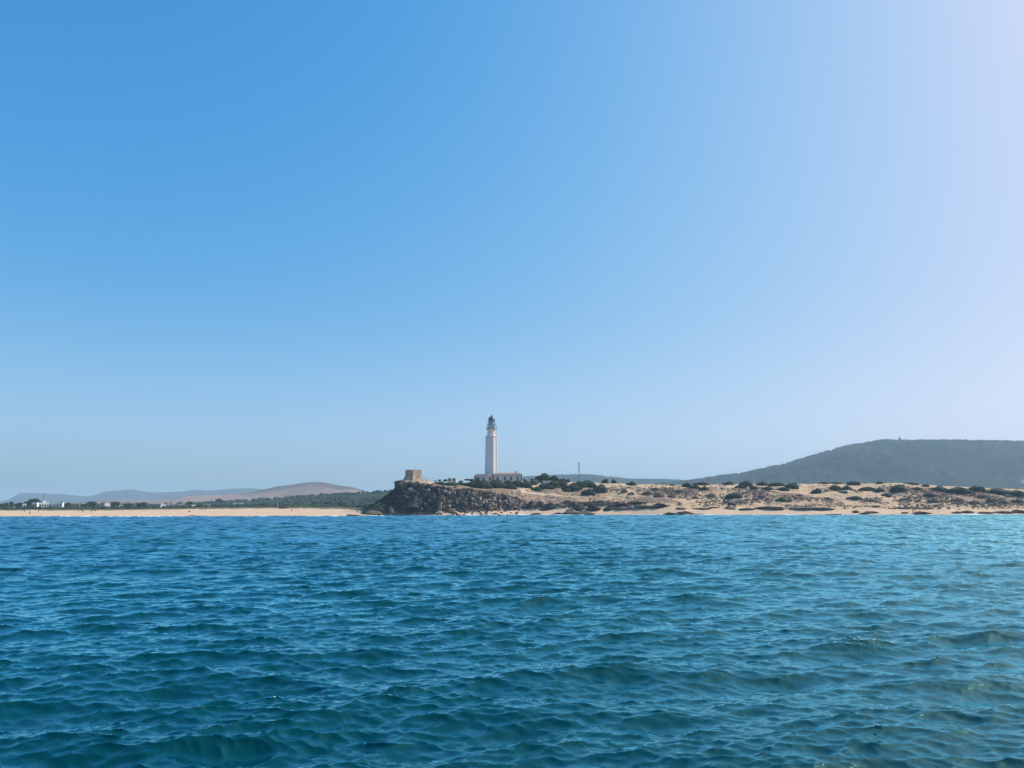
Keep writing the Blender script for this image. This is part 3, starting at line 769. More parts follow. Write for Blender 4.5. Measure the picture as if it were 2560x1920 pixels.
NEAR = [(1066, 1200, 1206, 7, 'slim', 'tiny dark tree beside the pale posts right of the stone tower'), (1089, 1199, 1207, 9, 'slim', 'small dark bushy tree between the stone tower and the low pale building'), (1099, 1198, 1207, 9, 'round', 'small round dark tree just left of the low pale building, second from it'),
        (1113, 1197, 1208, 12, 'round', 'dark tree touching the left end of the low pale building'), (1153, 1201, 1208, 14, 'round', 'dark low tree just right of the low pale building'), (1168, 1197, 1208, 16, 'umbrella', 'dark wind-bent tree left of the keepers house'), (1178, 1196, 1209, 16, 'round', 'dark tree nearest the left end of the keepers house'),
        (1292, 1195, 1203, 6, 'slim', 'thin dark bush in front of the keepers house right end'), (1264, 1196, 1204, 6, 'slim', 'thin dark bush below the middle windows of the keepers house'), (1311, 1197, 1206, 8, 'round', 'small dark tree just right of the keepers house'), (1331, 1196, 1206, 12, 'round', 'small dark tree between the keepers house and the domed tree')]
for px, a, b_, w_, kd, lb in NEAR:
    tree(kd, px, a, b_, w_, None, lb)

# ------------------------------------------------------------------ rocks
def rock_mesh(seed, mt, flat=False, strata=False):
    g = np.random.default_rng(seed)
    bm = bmesh.new(); bmesh.ops.create_icosphere(bm, subdivisions=4, radius=1.0)
    V = np.array([v.co[:] for v in bm.verts]); Fc = np.array([[v.index for v in f.verts] for f in bm.faces]); bm.free()
    P = V.copy()
    for _ in range(11):
        d = g.normal(size=3); d /= np.linalg.norm(d); c = 0.55 + 0.3 * g.random()
        t = P @ d; P -= np.outer(np.maximum(t - c, 0), d)
    P *= (1 + 0.10 * fbm(V[:, 0] * 4 + seed, V[:, 1] * 4 + V[:, 2] * 5, 1.2, 4, seed))[:, None]
    if strata:
        lay = np.floor(P[:, 2] * 5 + 0.4 * fbm(P[:, 0], P[:, 1], 1.0, 2, seed)) 
        sh = 1 + 0.16 * np.sin(lay * 2.4 + seed)
        P[:, 0] *= sh; P[:, 1] *= sh
        P[:, 2] = P[:, 2] * 0.5 + (lay / 5) * 0.5
        P[:, 0] = np.clip(P[:, 0], -1.0, 1.0)
    P[:, 2] *= (0.8 if flat else 0.9)
    return np_mesh('boulder', P, Fc, M[mt], False, tris=True)
ROCK = {k: [rock_mesh(s + 10 * q, k) for s in range(6)] for q, k in enumerate(('pale_rock', 'brown_rock', 'dark_rock'))}
LEDGE = {k: [rock_mesh(s + 50 + 10 * q, k, True, True) for s in range(5)] for q, k in enumerate(('pale_rock', 'brown_rock', 'dark_rock'))}
def rock_at(px, py, w_, h_, mt, lib, name, label, group, cat='rock', depth=0.8, rz=None, tilt=0.0):
    """px, py the middle of the rock, w_ x h_ its size in the photograph's pixels; stands where its foot meets the ground"""
    p = hit(px, py + h_ * 0.45); s = p.y / F
    o = link(name, random.choice(lib[mt]))
    o.scale = (w_ * s / 2, w_ * s / 2 * depth, h_ * s / 2 * 1.3)
    o.rotation_euler = (0, tilt, random.uniform(-0.25, 0.25) if rz is None else rz)
    o.location = (p.x, p.y + 0.2 * w_ * s * depth, p.z + h_ * s * 0.22)
    return tag(o, label, cat, group)
def face_top(px): return float(np.interp(px, [960, 985, 1010, 1060, 1100, 1180, 1250, 1290, 1330], [1248, 1236, 1216, 1219, 1223, 1229, 1239, 1247, 1262]))
def face_bot(px): return float(np.interp(px, [920, 1000, 1180, 1250, 1330], [1282, 1284, 1281, 1277, 1270]))
g = np.random.default_rng(99)
cnt = 0
while cnt < 262:
    px = 985 + 340 * g.random() ** 0.62
    a, b_ = face_top(px), face_bot(px)
    py = a + (b_ - a) * g.random() ** 1.1
    pale = g.random() < (0.35 + 0.45 * (px - 985) / 340) * (1.0 if py < b_ - 14 else 0.5)
    mt = 'pale_rock' if pale else ('brown_rock' if g.random() < 0.5 else 'dark_rock')
    w_ = 3.6 + 6.5 * g.random() ** 2.2
    lb = {'pale_rock': 'small pale weathered boulder tumbled down the shaded headland slope', 'brown_rock': 'small brown boulder tumbled down the shaded headland slope', 'dark_rock': 'small dark boulder tumbled down the shaded headland slope'}[mt]
    o = rock_at(px, py, w_, w_ * g.uniform(0.7, 1.15), mt, ROCK, 'boulder', lb, 'tumbled boulders on the headland slope', 'boulder', 1.0, g.random() * 6.28)
    cnt += 1
BIG = [(929, 1280, 50, 15, 'brown_rock', 0, 'long flat brown rock at the water, left foot of the headland'), (978, 1273, 15, 28, 'brown_rock', 1, 'tall upright brown slab at the headland foot beside the flat rock'), (1128, 1275, 27, 16, 'brown_rock', 0, 'square brown block at the foot of the headland slope'),
       (1050, 1250, 14, 22, 'brown_rock', 1, 'tall leaning brown slab halfway up the headland slope'), (1099, 1266, 14, 24, 'brown_rock', 1, 'upright dark brown slab left of the square brown block'), (1000, 1210, 26, 20, 'dark_rock', 0, 'dark overhanging outcrop at the headland top edge'), (990, 1204, 14, 10, 'dark_rock', 0, 'small dark rock lip jutting from the very tip of the headland'),
       (1064, 1224, 10, 5, 'pale_rock', 0, 'flat pale slab below the headland top edge'), (1025, 1226, 12, 9, 'pale_rock', 1, 'angular pale block high on the headland slope left'), (1035, 1262, 60, 26, 'dark_rock', 1, 'huge dark rock face at the headland foot'), (1010, 1248, 30, 22, 'dark_rock', 1, 'big dark rock bulge below the headland tip'),
       (1080, 1240, 30, 18, 'dark_rock', 1, 'big dark rock bulge in the middle of the headland slope'), (1160, 1262, 26, 16, 'dark_rock', 1, 'dark hump of rock right of the square brown block'), (953, 1242, 5, 4, 'pale_rock', 1, 'white stone on the scrubby left flank of the headland, upper'), (997, 1242, 5, 4, 'pale_rock', 1, 'white stone in the dark scrub below the headland tip'), (917, 1268, 6, 4, 'pale_rock', 1, 'white stone low on the scrubby left flank of the headland'), (944, 1236, 5, 4, 'pale_rock', 1, 'white stone on the left skyline of the headland flank'),
       (888, 1288, 34, 6, 'dark_rock', 0, 'long low dark reef at the water left of the headland'), (876, 1287, 26, 5, 'dark_rock', 0, 'low dark reef at the sea edge, farthest left of all'), (1148, 1287, 22, 5, 'dark_rock', 0, 'low dark rock at the sea edge below the headland right half'), (1205, 1286, 20, 4, 'brown_rock', 0, 'thin brown rock on the sand strip below the boulders'), (1238, 1284, 24, 4, 'brown_rock', 0, 'thin brown rock on the sand strip right of the other thin one')]
for px, py, w_, h_, mt, lib, lb in BIG:
    rock_at(px, py, w_, h_, mt, (LEDGE, ROCK)[lib], 'rock', lb, None)
LED = [(1330, 1262, 24, 20, 'dark_rock', 'dark blocky outcrop right of the headland boulders'), (1352, 1260, 22, 14, 'dark_rock', 'dark outcrop second in line right of the boulders'), (1377, 1265, 34, 18, 'dark_rock', 'big dark outcrop above the pale sand strip'), (1362, 1272, 30, 6, 'dark_rock', 'thin dark ledge on top of the pale sand strip'), (1403, 1263, 26, 6, 'brown_rock', 'small brown ledge between the two big dark outcrops'),
       (1447, 1268, 40, 16, 'dark_rock', 'large dark ledge above the jutting beach rocks'), (1483, 1267, 36, 20, 'dark_rock', 'large dark cubic ledge above the jutting beach rocks'), (1427, 1279, 40, 13, 'brown_rock', 'sloping brown rock jutting towards the sea'), (1463, 1282, 50, 10, 'brown_rock', 'flat brown rock reaching the sea edge'), (1398, 1284, 38, 6, 'dark_rock', 'low dark reef at the sea edge left of the jutting rocks'),
       (1343, 1285, 32, 5, 'dark_rock', 'small low dark reef on the pale sand strip'), (1420, 1285, 30, 5, 'dark_rock', 'low dark reef below the sloping brown rock'), (1525, 1271, 34, 9, 'dark_rock', 'dark ledge right of the large cubic one'), (1556, 1271, 30, 9, 'brown_rock', 'brown ledge with pale top on the mid beach'), (1555, 1261, 64, 7, 'dark_rock', 'long thin dark ledge under the scrub, left'), (1576, 1268, 40, 8, 'pale_rock', 'pale flat ledge on the mid beach'),
       (1615, 1266, 58, 7, 'brown_rock', 'long brown ledge in the beach middle'), (1653, 1262, 44, 12, 'dark_rock', 'dark wedge of rock at the end of the long ledge'), (1600, 1257, 60, 5, 'brown_rock', 'thin brown ledge at the dune foot'), (1679, 1284, 46, 9, 'dark_rock', 'dark reef at the sea edge with surf breaking on it, left half'), (1715, 1283, 54, 9, 'dark_rock', 'dark reef at the sea edge with surf breaking on it, right half'), (1750, 1286, 34, 3, 'dark_rock', 'thin tail of the surf reef'),
       (1699, 1260, 8, 7, 'brown_rock', 'small red brown rock on the sand right of the wedge'), (1702, 1272, 22, 5, 'brown_rock', 'small red brown ledge on the sand'), (1755, 1271, 44, 4, 'brown_rock', 'thin brown ledge on the open sand'), (1784, 1268, 28, 3, 'brown_rock', 'thin short ledge on the open sand'), (1829, 1259, 24, 9, 'dark_rock', 'dark blocky rock standing on the open sand'), (1826, 1269, 26, 8, 'brown_rock', 'brown rock below the dark blocky one'),
       (1870, 1272, 40, 5, 'brown_rock', 'brown rubble ledge left of the scrub bank'), (1930, 1269, 70, 8, 'brown_rock', 'long rubble bank along the dune foot, first'), (2010, 1268, 80, 10, 'brown_rock', 'long rubble bank along the dune foot, second'), (2060, 1271, 60, 6, 'dark_rock', 'dark low ledge ending the rubble bank'), (2090, 1286, 70, 3, 'dark_rock', 'very thin dark reef at the sea edge'), (2142, 1279, 22, 6, 'dark_rock', 'small dark flat rock on the right beach'), (2164, 1283, 26, 5, 'dark_rock', 'dark rock just seaward of the small flat one'),
       (2178, 1280, 40, 4, 'brown_rock', 'thin brown ledge beside the small flat rock'), (2265, 1282, 20, 4, 'dark_rock', 'short dark block left of the two beach walkers'), (2308, 1281, 44, 7, 'dark_rock', 'long dark box-shaped rock right of the two beach walkers'), (2395, 1281, 26, 5, 'dark_rock', 'dark rock starting the right hand reef'), (2420, 1279, 36, 6, 'dark_rock', 'dark hump in the right hand reef'), (2466, 1281, 48, 4, 'dark_rock', 'flat part of the right hand reef'), (2510, 1280, 50, 5, 'dark_rock', 'flat dark rock near the right frame edge'), (2552, 1278, 44, 9, 'dark_rock', 'highest dark rock at the right frame edge'),
       (2258, 1270, 40, 4, 'brown_rock', 'thin brown ledge at the right dune foot'), (2325, 1271, 24, 4, 'brown_rock', 'short brown ledge at the right dune foot'), (2190, 1265, 20, 5, 'brown_rock', 'short brown rock amid scrub at the right dune foot')]
for px, py, w_, h_, mt, lb in LED:
    rock_at(px, py - h_ * 0.12, w_ * 1.15, h_ * 1.4, mt, LEDGE, 'rock_ledge', lb, 'rock ledges along the beach', 'rock ledge', 0.5)
for px, py, lb in ((473, 1278, 'small dark boulder alone on the left beach, farther from the headland'), (729, 1275, 'small dark boulder alone on the left beach, nearer the headland'), (237, 1276, 'tiny dark rock at the back of the left beach')):
    rock_at(px, py, 5, 3.6, 'dark_rock', ROCK, 'boulder', lb, None, 'boulder')

# ------------------------------------------------------------------ surf along the shore
def surf():
    px = np.arange(-300, 2900, 1.6)
    wl = np.interp(px, cpx, [c[1] for c in COLS])
    P = np.array([atz(p, q) for p, q in zip(px, wl)])
    n = fbm(px, px * 0, 60, 4, 3); n2_ = fbm(px, px * 0 + 9, 14, 3, 4)
    on = sstep(-0.15, 0.25, n + 0.15 * n2_ + 0.7 * np.exp(-((px - 150) / 50) ** 2) + 0.5 * np.exp(-((px - 1745) / 30) ** 2) + 0.3 * np.exp(-((px - 420) / 60) ** 2))
    wd = 0.08 + on * (1.1 + 1.3 * n2_); ht = 0.03 + on * (0.22 + 0.16 * n2_)
    sh = 0.8 * fbm(px, px * 0 + 5, 40, 3, 8)
    V = []
    for dy, hh in ((-1.0, -0.3), (-0.6, 0.7), (-0.1, 1.0), (0.5, 0.5), (1.0, -0.3)):
        V.append(np.stack([P[:, 0], P[:, 1] + sh - 0.8 + dy * wd, 0.06 + hh * ht], -1))
    V = np.stack(V, 0); k, n_ = V.shape[:2]
    qi = (np.arange(k - 1)[:, None] * n_ + np.arange(n_ - 1)[None, :])
    q = np.stack([qi, qi + 1, qi + n_ + 1, qi + n_], -1).reshape(-1, 4)
    tag(link('surf', np_mesh('surf', V.reshape(-1, 3), q, M['foam'])), 'thin white line of surf where the sea meets the beach', 'surf', kind='stuff')
surf()

tag(link('foam_flecks', np_mesh('foam_flecks', FLV, FLF, M['foam'], True, tris=True)), 'white flecks of broken water on one wave crest', 'foam', kind='stuff')

# ------------------------------------------------------------------ the lighthouse
LY = 408.0
LX = at(1228.6, 1195, LY).x
def lz(zy): return at(1228.6, 1000 + zy / 7.54, LY).z
Z0 = float(ground(np.array([LX]), np.array([LY]))[0]) - 0.4
U = LY / F / 7.54 * 1.01
light = empty('lighthouse', (LX, LY, Z0))
tag(light, 'tall white octagonal lighthouse with grey blue lantern dome behind the keepers house', 'lighthouse')
def L(z): return lz(z) - Z0
PH = R(-90 + 17.5)
sh = MB().lathe([(4.0, -0.5), (4.0, 1.6), (3.62, 1.9), (3.5, L(1380)), (3.42, L(1200)), (3.15, L(705))], 8, PH)
sh.build('shaft', M['tower_white'], light)
rb = MB()
for i in range(8):
    a = PH + i * math.pi / 4
    for r0, z0, r1, z1 in ((3.52, L(1375), 3.16, L(712)),):
        rb.tube((r0 * math.cos(a), r0 * math.sin(a), z0), (r1 * math.cos(a), r1 * math.sin(a), z1), 0.17, 0.15, 6)
rb.build('corner_ribs', M['tower_white'], light)
MB().lathe([(3.15, L(705)), (3.35, L(700)), (3.42, L(688)), (3.42, L(680)), (2.7, L(676))], 8, PH).build('cornice', M['tower_white'], light)
MB().lathe([(2.35, L(676)), (2.35, L(655)), (1.95, L(650)), (1.95, L(612)), (2.0, L(600)), (2.3, L(580)), (2.75, L(562)), (2.9, L(556))], 40).build('neck', M['tower_white'], light, smooth=False)
for s_ in (-1, 1):
    rw = MB().lathe([(0.0, 0), (0.32, 0.02), (0.36, 0.14), (0.30, 0.5), (0.0, 0.62)], 14, cx=s_ * 2.25, cy=-0.4, cap=False)
    rw.v = [(x, y, z + L(640)) for x, y, z in rw.v]
    rw.tube((s_ * 1.9, -0.35, L(632)), (s_ * 2.1, -0.38, L(632)), 0.12)
    rw.build('fog_lamp', M['metal'], light)
def gallery(r, z, hgt, name, n):
    MB().lathe([(r - 0.5, z - 0.12), (r, z - 0.1), (r + 0.06, z), (r + 0.06, z + 0.14), (r - 0.5, z + 0.16)], 40).build(name + '_deck', M['metal'], light)
    q = MB()
    for k in range(n):
        a = 2 * math.pi * k / n
        q.tube((r * math.cos(a), r * math.sin(a), z + 0.1), (r * math.cos(a), r * math.sin(a), z + hgt), 0.035)
        a2 = 2 * math.pi * (k + 1) / n
        for hh in (0.5, 1.0):
            q.tube((r * math.cos(a), r * math.sin(a), z + hgt * hh), (r * math.cos(a2), r * math.sin(a2), z + hgt * hh), 0.035)
    q.build(name + '_railing', M['metal'], light)
gallery(2.9, L(554), 1.5, 'gallery', 24)
MB().lathe([(2.25, L(552)), (2.25, L(480)), (2.4, L(474))], 40).build('lamp_room', M['drum'], light, smooth=False)
dr = MB()
dr.box(-0.42, 0.42, -2.34, -2.20, L(548), L(548) + 1.7, R(35)); dr.build('lamp_room_door', M['metal'], light)
gallery(2.42, L(472), 0.95, 'upper_gallery', 20)
MB().lathe([(1.8, L(466)), (1.8, L(436)), (1.78, L(434))], 32).build('lantern_base', M['drum'], light)
MB().lathe([(1.72, L(434)), (1.72, L(378))], 16, cap=False).build('lantern_glazing', M['lens'], light)
q = MB()
for k in range(16):
    a = 2 * math.pi * (k + 0.0) / 16; a2 = 2 * math.pi * (k + 1) / 16
    q.tube((1.75 * math.cos(a), 1.75 * math.sin(a), L(434)), (1.75 * math.cos(a2), 1.75 * math.sin(a2), L(378)), 0.05)
    q.tube((1.75 * math.cos(a2), 1.75 * math.sin(a2), L(434)), (1.75 * math.cos(a), 1.75 * math.sin(a), L(378)), 0.05)
q.build('glazing_bars', M['metal'], light)
MB().lathe([(0.25, L(436)), (0.75, L(425)), (0.95, L(408)), (0.8, L(392)), (0.25, L(380))], 20).build('lens', M['drum'], light, smooth=True)
dm = [(1.95, L(380)), (1.95, L(372))] + [(1.85 * math.cos(a), L(370) + 1.85 * math.sin(a)) for a in np.linspace(0.05, 1.42, 10)]
MB().lathe(dm, 32).build('dome', M['dome'], light, smooth=True)
kz = L(370) + 1.8
MB().lathe([(0.35, kz - 0.05), (0.22, kz + 0.15), (0.42, kz + 0.35), (0.42, kz + 0.6), (0.15, kz + 0.85)], 16).build('ventilator_ball', M['metal'], light, smooth=True)
v = MB().tube((0, 0, kz + 0.8), (0, 0, L(243)), 0.05, 0.03)
v.tube((-0.35, 0, L(262)), (0.35, 0, L(258)), 0.035).build('weather_vane', M['metal'], light)

# ------------------------------------------------------------------ houses
def windows(root, xs, y, z0, z1, w_, mt='shutter', out=-1):
    for x in xs:
        f = MB().box(x - w_ / 2 - 0.12, x + w_ / 2 + 0.12, y - 0.06 if out < 0 else y, y if out < 0 else y + 0.06, z0 - 0.12, z1 + 0.12).build('window', M[mt], root)
        MB().box(x - w_ / 2, x + w_ / 2, y - 0.09, y - 0.062, z0, z1).build('pane', M['pane'], f)
def hip(mb, x0, x1, y0, y1, z0, z1, inset):
    ym = (y0 + y1) / 2
    mb.add([(x0, y0, z0), (x1, y0, z0), (x1, y1, z0), (x0, y1, z0), (x0 + inset, ym, z1), (x1 - inset, ym, z1)],
           [(0, 1, 5, 4), (1, 2, 5), (2, 3, 4, 5), (3, 0, 4), (0, 3, 2, 1)])
    return mb
P0 = at(1233.5, 1190, 400); P1 = at(1304, 1190, 400)
bz = float(ground(np.array([P0.x]), np.array([400.0]))[0]) - 1.2
kh = empty('keepers_house', ((P0.x + P1.x) / 2, 400, bz))
tag(kh, 'long low white keepers house with tiled roof at the lighthouse foot', 'house')
hw = (P1.x - P0.x) / 2
ez = at(1260, 1188.0, 400).z - bz
MB().box(-hw, hw, 0, 9, -1, ez).build('wall', M['white'], kh)
rf = MB().box(-hw - 0.35, hw + 0.35, -0.35, 9.35, ez, ez + 0.32).build('eaves', M['quoin'], kh)
rf = hip(MB(), -hw - 0.3, hw + 0.3, -0.3, 9.3, ez + 0.322, ez + 1.45, 1.2).build('roof', M['tile'], kh)
ch = MB().box(hw - 3.2, hw - 2.6, 4, 4.6, ez + 0.8, ez + 2.1).box(hw - 3.3, hw - 2.5, 3.9, 4.7, ez + 2.102, ez + 2.25).build('chimney', M['quoin'], rf)
for s_ in (-1, 1):
    MB().box(s_ * hw - 0.28, s_ * hw + 0.28, -0.12, 0.5, -1, ez - 0.02).build('corner_pilaster', M['quoin'], kh)
windows(kh, [(x / 9.217 + 1160 - 1268.7) * 400 / F for x in (775, 940, 1085)], 0, ez - 2.6, ez - 0.9, 0.85)
dd = MB().box((1160 + 1235 / 9.217 - 1268.7) * 400 / F - 0.55, (1160 + 1235 / 9.217 - 1268.7) * 400 / F + 0.55, -0.07, 0, ez - 3.1, ez - 0.9).build('door', M['shutter'], kh)
MB().box(0.35, 0.42, -0.1, -0.07, ez - 2.1, ez - 2.0).build('handle', M['metal'], dd, loc=((1160 + 1235 / 9.217 - 1268.7) * 400 / F, 0, 0))
# left wing with the gabled porch
P2 = at(1184, 1190, 400)
wg = empty('annex_house', ((P2.x + P0.x) / 2 - 0.2, 399.2, bz))
tag(wg, 'white annex with small gabled front and reddish roof left of the lighthouse', 'house')
ww = (P0.x - P2.x) / 2 - 0.3
ez2 = at(1200, 1190, 399).z - bz
MB().box(-ww, ww, 1.5, 8, -1, ez2).build('wall', M['white'], wg)
hip(MB(), -ww - 0.3, ww + 0.3, 1.2, 8.3, ez2 + 0.003, ez2 + 1.15, 1.5).build('roof', M['tile'], wg)
gx = (1211 - 1209) * 399 / F; gw = 2.3
MB().box(gx - gw, gx + gw, -1.6, 1.497, -1, ez2 - 0.35).add([(gx - gw, -1.6, ez2 - 0.35), (gx + gw, -1.6, ez2 - 0.35), (gx, -1.6, ez2 + 0.85), (gx - gw, 1.49, ez2 - 0.35), (gx + gw, 1.49, ez2 - 0.35), (gx, 1.49, ez2 + 0.85)], [(0, 1, 2), (3, 5, 4), (0, 2, 5, 3), (1, 4, 5, 2)]).build('porch', M['white'], wg)
MB().add([(gx - gw - 0.25, -1.85, ez2 - 0.45), (gx, -1.85, ez2 + 0.95), (gx + gw + 0.25, -1.85, ez2 - 0.45), (gx - gw - 0.25, 1.6, ez2 - 0.45), (gx, 1.6, ez2 + 0.95), (gx + gw + 0.25, 1.6, ez2 - 0.45), (gx - gw - 0.25, -1.85, ez2 - 0.3), (gx, -1.85, ez2 + 1.12), (gx + gw + 0.25, -1.85, ez2 - 0.3), (gx - gw - 0.25, 1.6, ez2 - 0.3), (gx, 1.6, ez2 + 1.12), (gx + gw + 0.25, 1.6, ez2 - 0.3)],
     [(0, 1, 7, 6), (1, 2, 8, 7), (6, 7, 10, 9), (7, 8, 11, 10), (0, 3, 4, 1), (1, 4, 5, 2), (3, 9, 10, 4), (4, 10, 11, 5), (0, 6, 9, 3), (2, 5, 11, 8)]).build('porch_roof', M['tile'], wg)
MB().box(gx - 0.5, gx + 0.5, -1.67, -1.602, ez2 - 2.7, ez2 - 0.7).build('door', M['shutter'], wg)
windows(wg, [-ww + 1.0, -ww + 2.2, ww - 1.4], 1.5, ez2 - 2.0, ez2 - 0.7, 0.7)

def house(px0, px1, py0, Y, label, wall='bright_white', roof=None, rot=0.0, deep=8, name='house', nwin=3, flat=True, py1=1273, tower=False):
    a = at(px0, py0, Y); b_ = at(px1, py0, Y)
    cx = (a.x + b_.x) / 2; wd = (b_.x - a.x)
    if rot: wd = wd / (math.cos(rot) + math.sin(abs(rot)) * 0.5); deep = wd * 0.5
    gz = float(ground(np.array([cx]), np.array([Y]))[0]) if py1 == 1273 else at(px0, py1, Y).z
    r = empty(name, (cx, Y, gz - 0.3), rot)
    hh = a.z - gz + 0.3
    tag(r, label, 'house', 'houses behind the left beach' if px0 < 700 else None)
    MB().box(-wd / 2, wd / 2, -deep / 2, deep / 2, 0, hh).build('wall', M[wall], r)
    if roof: hip(MB(), -wd / 2 - 0.3, wd / 2 + 0.3, -deep / 2 - 0.3, deep / 2 + 0.3, hh + 0.003, hh + 1.0, wd * 0.15).build('roof', M[roof], r)
    else:
        MB().box(-wd / 2 - 0.08, wd / 2 + 0.08, -deep / 2 - 0.08, deep / 2 + 0.08, hh + 0.003, hh + 0.25).build('roof', M[wall], r)
    if tower: MB().box(-1.0, 1.0, -1.0, 1.0, hh + 0.252, hh + 1.5).build('roof_hut', M[wall], r)
    if nwin: windows(r, [wd * (k + 0.5) / nwin - wd / 2 for k in range(nwin)], -deep / 2, hh * 0.5, hh * 0.5 + 1.2, 0.9)
    return r
house(99, 122, 1257, 575, 'brightest white two-storey house among the trees behind the left beach', rot=R(38), nwin=4, tower=True)
house(90, 101, 1257, 584, 'white wing adjoining the left of the brightest two-storey house', nwin=2)
house(135, 158, 1257, 580, 'white flat house right of the brightest house with a sunlit end wall', wall='bright_white', rot=R(12), nwin=3)
house(177, 199, 1260, 575, 'tan house with a dull roof right of the two white houses', wall='tan_wall', roof='darkroof', rot=R(25))
house(57, 66, 1260, 590, 'small white house half hidden by trees left of the brightest house', rot=R(35), nwin=1)
house(12, 33, 1268, 560, 'very low white building at the far left of the plain', rot=R(20), nwin=3)
house(257, 269, 1257, 590, 'grey gabled barn behind the left beach', wall='grey_wall', roof='darkroof', nwin=1)
house(262, 277, 1266, 556, 'low white shed in front of the grey barn', rot=R(25), nwin=2)
house(298, 306, 1264, 556, 'tiny bright white hut right of the grey barn', rot=R(40), nwin=1)
house(373, 408, 1260, 575, 'long house with a grey pink roof behind the left beach', wall='grey_wall', roof='tile', nwin=5)
house(415, 422, 1260, 570, 'small white cube house right of the long house', rot=R(30), nwin=1)
house(424, 434, 1260, 575, 'low white house beside the small white cube house', rot=R(20), nwin=2)
house(446, 461, 1260, 575, 'white house near the tall pole by the dunes', rot=R(25), nwin=2)
house(472, 482, 1263, 560, 'pale house right of the tall pole by the dunes', nwin=2, wall='grey_wall')
house(584, 596, 1258, 700, 'far white house in the green wood, left of a pair', rot=R(30), nwin=1)
house(599, 609, 1258, 700, 'far white house in the green wood, right of a pair', rot=R(30), nwin=1)
house(1119, 1141, 1198.3, 384, 'low pale flat building between the stone tower and the lighthouse', wall='white', nwin=2, deep=4, py1=1205)
house(2513, 2523, 1115, 2330, 'tiny white house high on the wooded hill at right', rot=R(20), nwin=1, py1=1122)
house(2552, 2562, 1199, 1700, 'small white house low on the wooded hill at the right frame edge', rot=R(20), nwin=1, py1=1208)

# white garden walls near the domed tree
def wall(px0, px1, py0, py1, Y, label, mt='white'):
    a = at(px0, py0, Y); b_ = at(px1, py0, Y); z1 = a.z; z0 = at(px0, py1, Y).z
    mb = MB(); n = 6; x = 0; wd = b_.x - a.x
    for k in range(n):
        h = (z1 - z0) * (1 - 0.15 * random.random())
        mb.box(wd * k / n, wd * (k + 1) / n - 0.003, 0, 0.4, -1.0, h)
    o = mb.build('garden_wall', M[mt], loc=(a.x, Y, z0)); tag(o, label, 'wall')
wall(1357, 1382, 1201, 1207, 392, 'broken low white wall under the domed tree')
wall(1331, 1346, 1199, 1206, 394, 'low pale stone wall between the keepers house and the domed tree', 'stone')

# ------------------------------------------------------------------ the ruined watchtower
FY = 368.0
c0 = at(1030.5, 1199.5, FY)
gz = c0.z - 0.5
ft = empty('stone_watchtower', (c0.x, FY + 3.9, gz))
tag(ft, 'squat ruined square stone watchtower on the tip of the headland', 'tower')
def fz(py): return at(1030, py, FY).z - gz
def tower_mesh():
    g = np.random.default_rng(4)
    hs = 2.8; bs = 3.6; V = []; n = 22
    prof = [(bs, -1.2), (bs, 0.2), (bs * 0.97, 0.8), (hs * 1.08, fz(1192)), (hs, fz(1189)), (hs, fz(1184)), (hs, fz(1179)), (hs, None)]
    ring = []
    for k in range(4):
        for i in range(n):
            t = i / n * 2 - 1
            ring.append([(t, -1), (1, t), (-t, 1), (-1, -t)][k])
    ring = np.array(ring); m_ = len(ring)
    ang = R(-45 + 4)
    rotm = np.array([[math.cos(ang), math.sin(ang)], [-math.sin(ang), math.cos(ang)]])
    rows = []
    for r, z in prof:
        xy = ring * r @ rotm
        if z is None:
            zz = np.full(m_, fz(1174.3)) + 0.35 * fbm(ring[:, 0] * 3, ring[:, 1] * 3, 1.0, 3, 6)
            # a notch broken out of the corner that faces the sea
            i0 = int(np.argmin(xy[:, 1])); d = np.minimum(np.abs(np.arange(m_) - (i0 + m_ - 2) % m_), m_ - np.abs(np.arange(m_) - (i0 + m_ - 2) % m_))
            zz -= 0.55 * np.exp(-(d / 1.6) ** 2)
        else: zz = np.full(m_, z)
        xy = xy * (1 + 0.012 * g.normal(size=m_))[:, None]
        rows.append(np.stack([xy[:, 0], xy[:, 1], zz], -1))
    inner = rows[-1].copy(); inner[:, :2] *= 0.72; rows.append(inner)
    floor = inner.copy(); floor[:, 2] = fz(1180); rows.append(floor)
    V = np.concatenate(rows); F_ = []
    for j in range(len(rows) - 1):
        for i in range(m_):
            F_.append((j * m_ + i, j * m_ + (i + 1) % m_, (j + 1) * m_ + (i + 1) % m_, (j + 1) * m_ + i))
    mb = MB(); mb.add(V.tolist(), F_ + [tuple((len(rows) - 1) * m_ + i for i in range(m_))])
    return mb
tower_mesh().build('masonry', M['stone'], ft)
shade_block = MB().box(-0.5, 0.5, -0.12, 0.12, 0, 0.5, 0).build('opening_shade_block', M['dark_rock'], ft)  # solid dark block, its colour standing in for the shade inside an opening
shade_block.location = (2.35, -2.12, fz(1193.5)); shade_block.rotation_euler = (0, 0, R(45))
sg = MB().box(-0.28, 0.28, -0.03, 0.03, 0.9, 1.7).tube((0, 0.05, -0.3), (0, 0.05, 1.6), 0.04).build('sign_board', M['white'])
p = at(1020.6, 1198.5, 362); sg.location = (p.x, p.y, float(ground(np.array([p.x]), np.array([p.y]))[0])); tag(sg, 'small white notice board at the foot of the stone tower', 'sign')
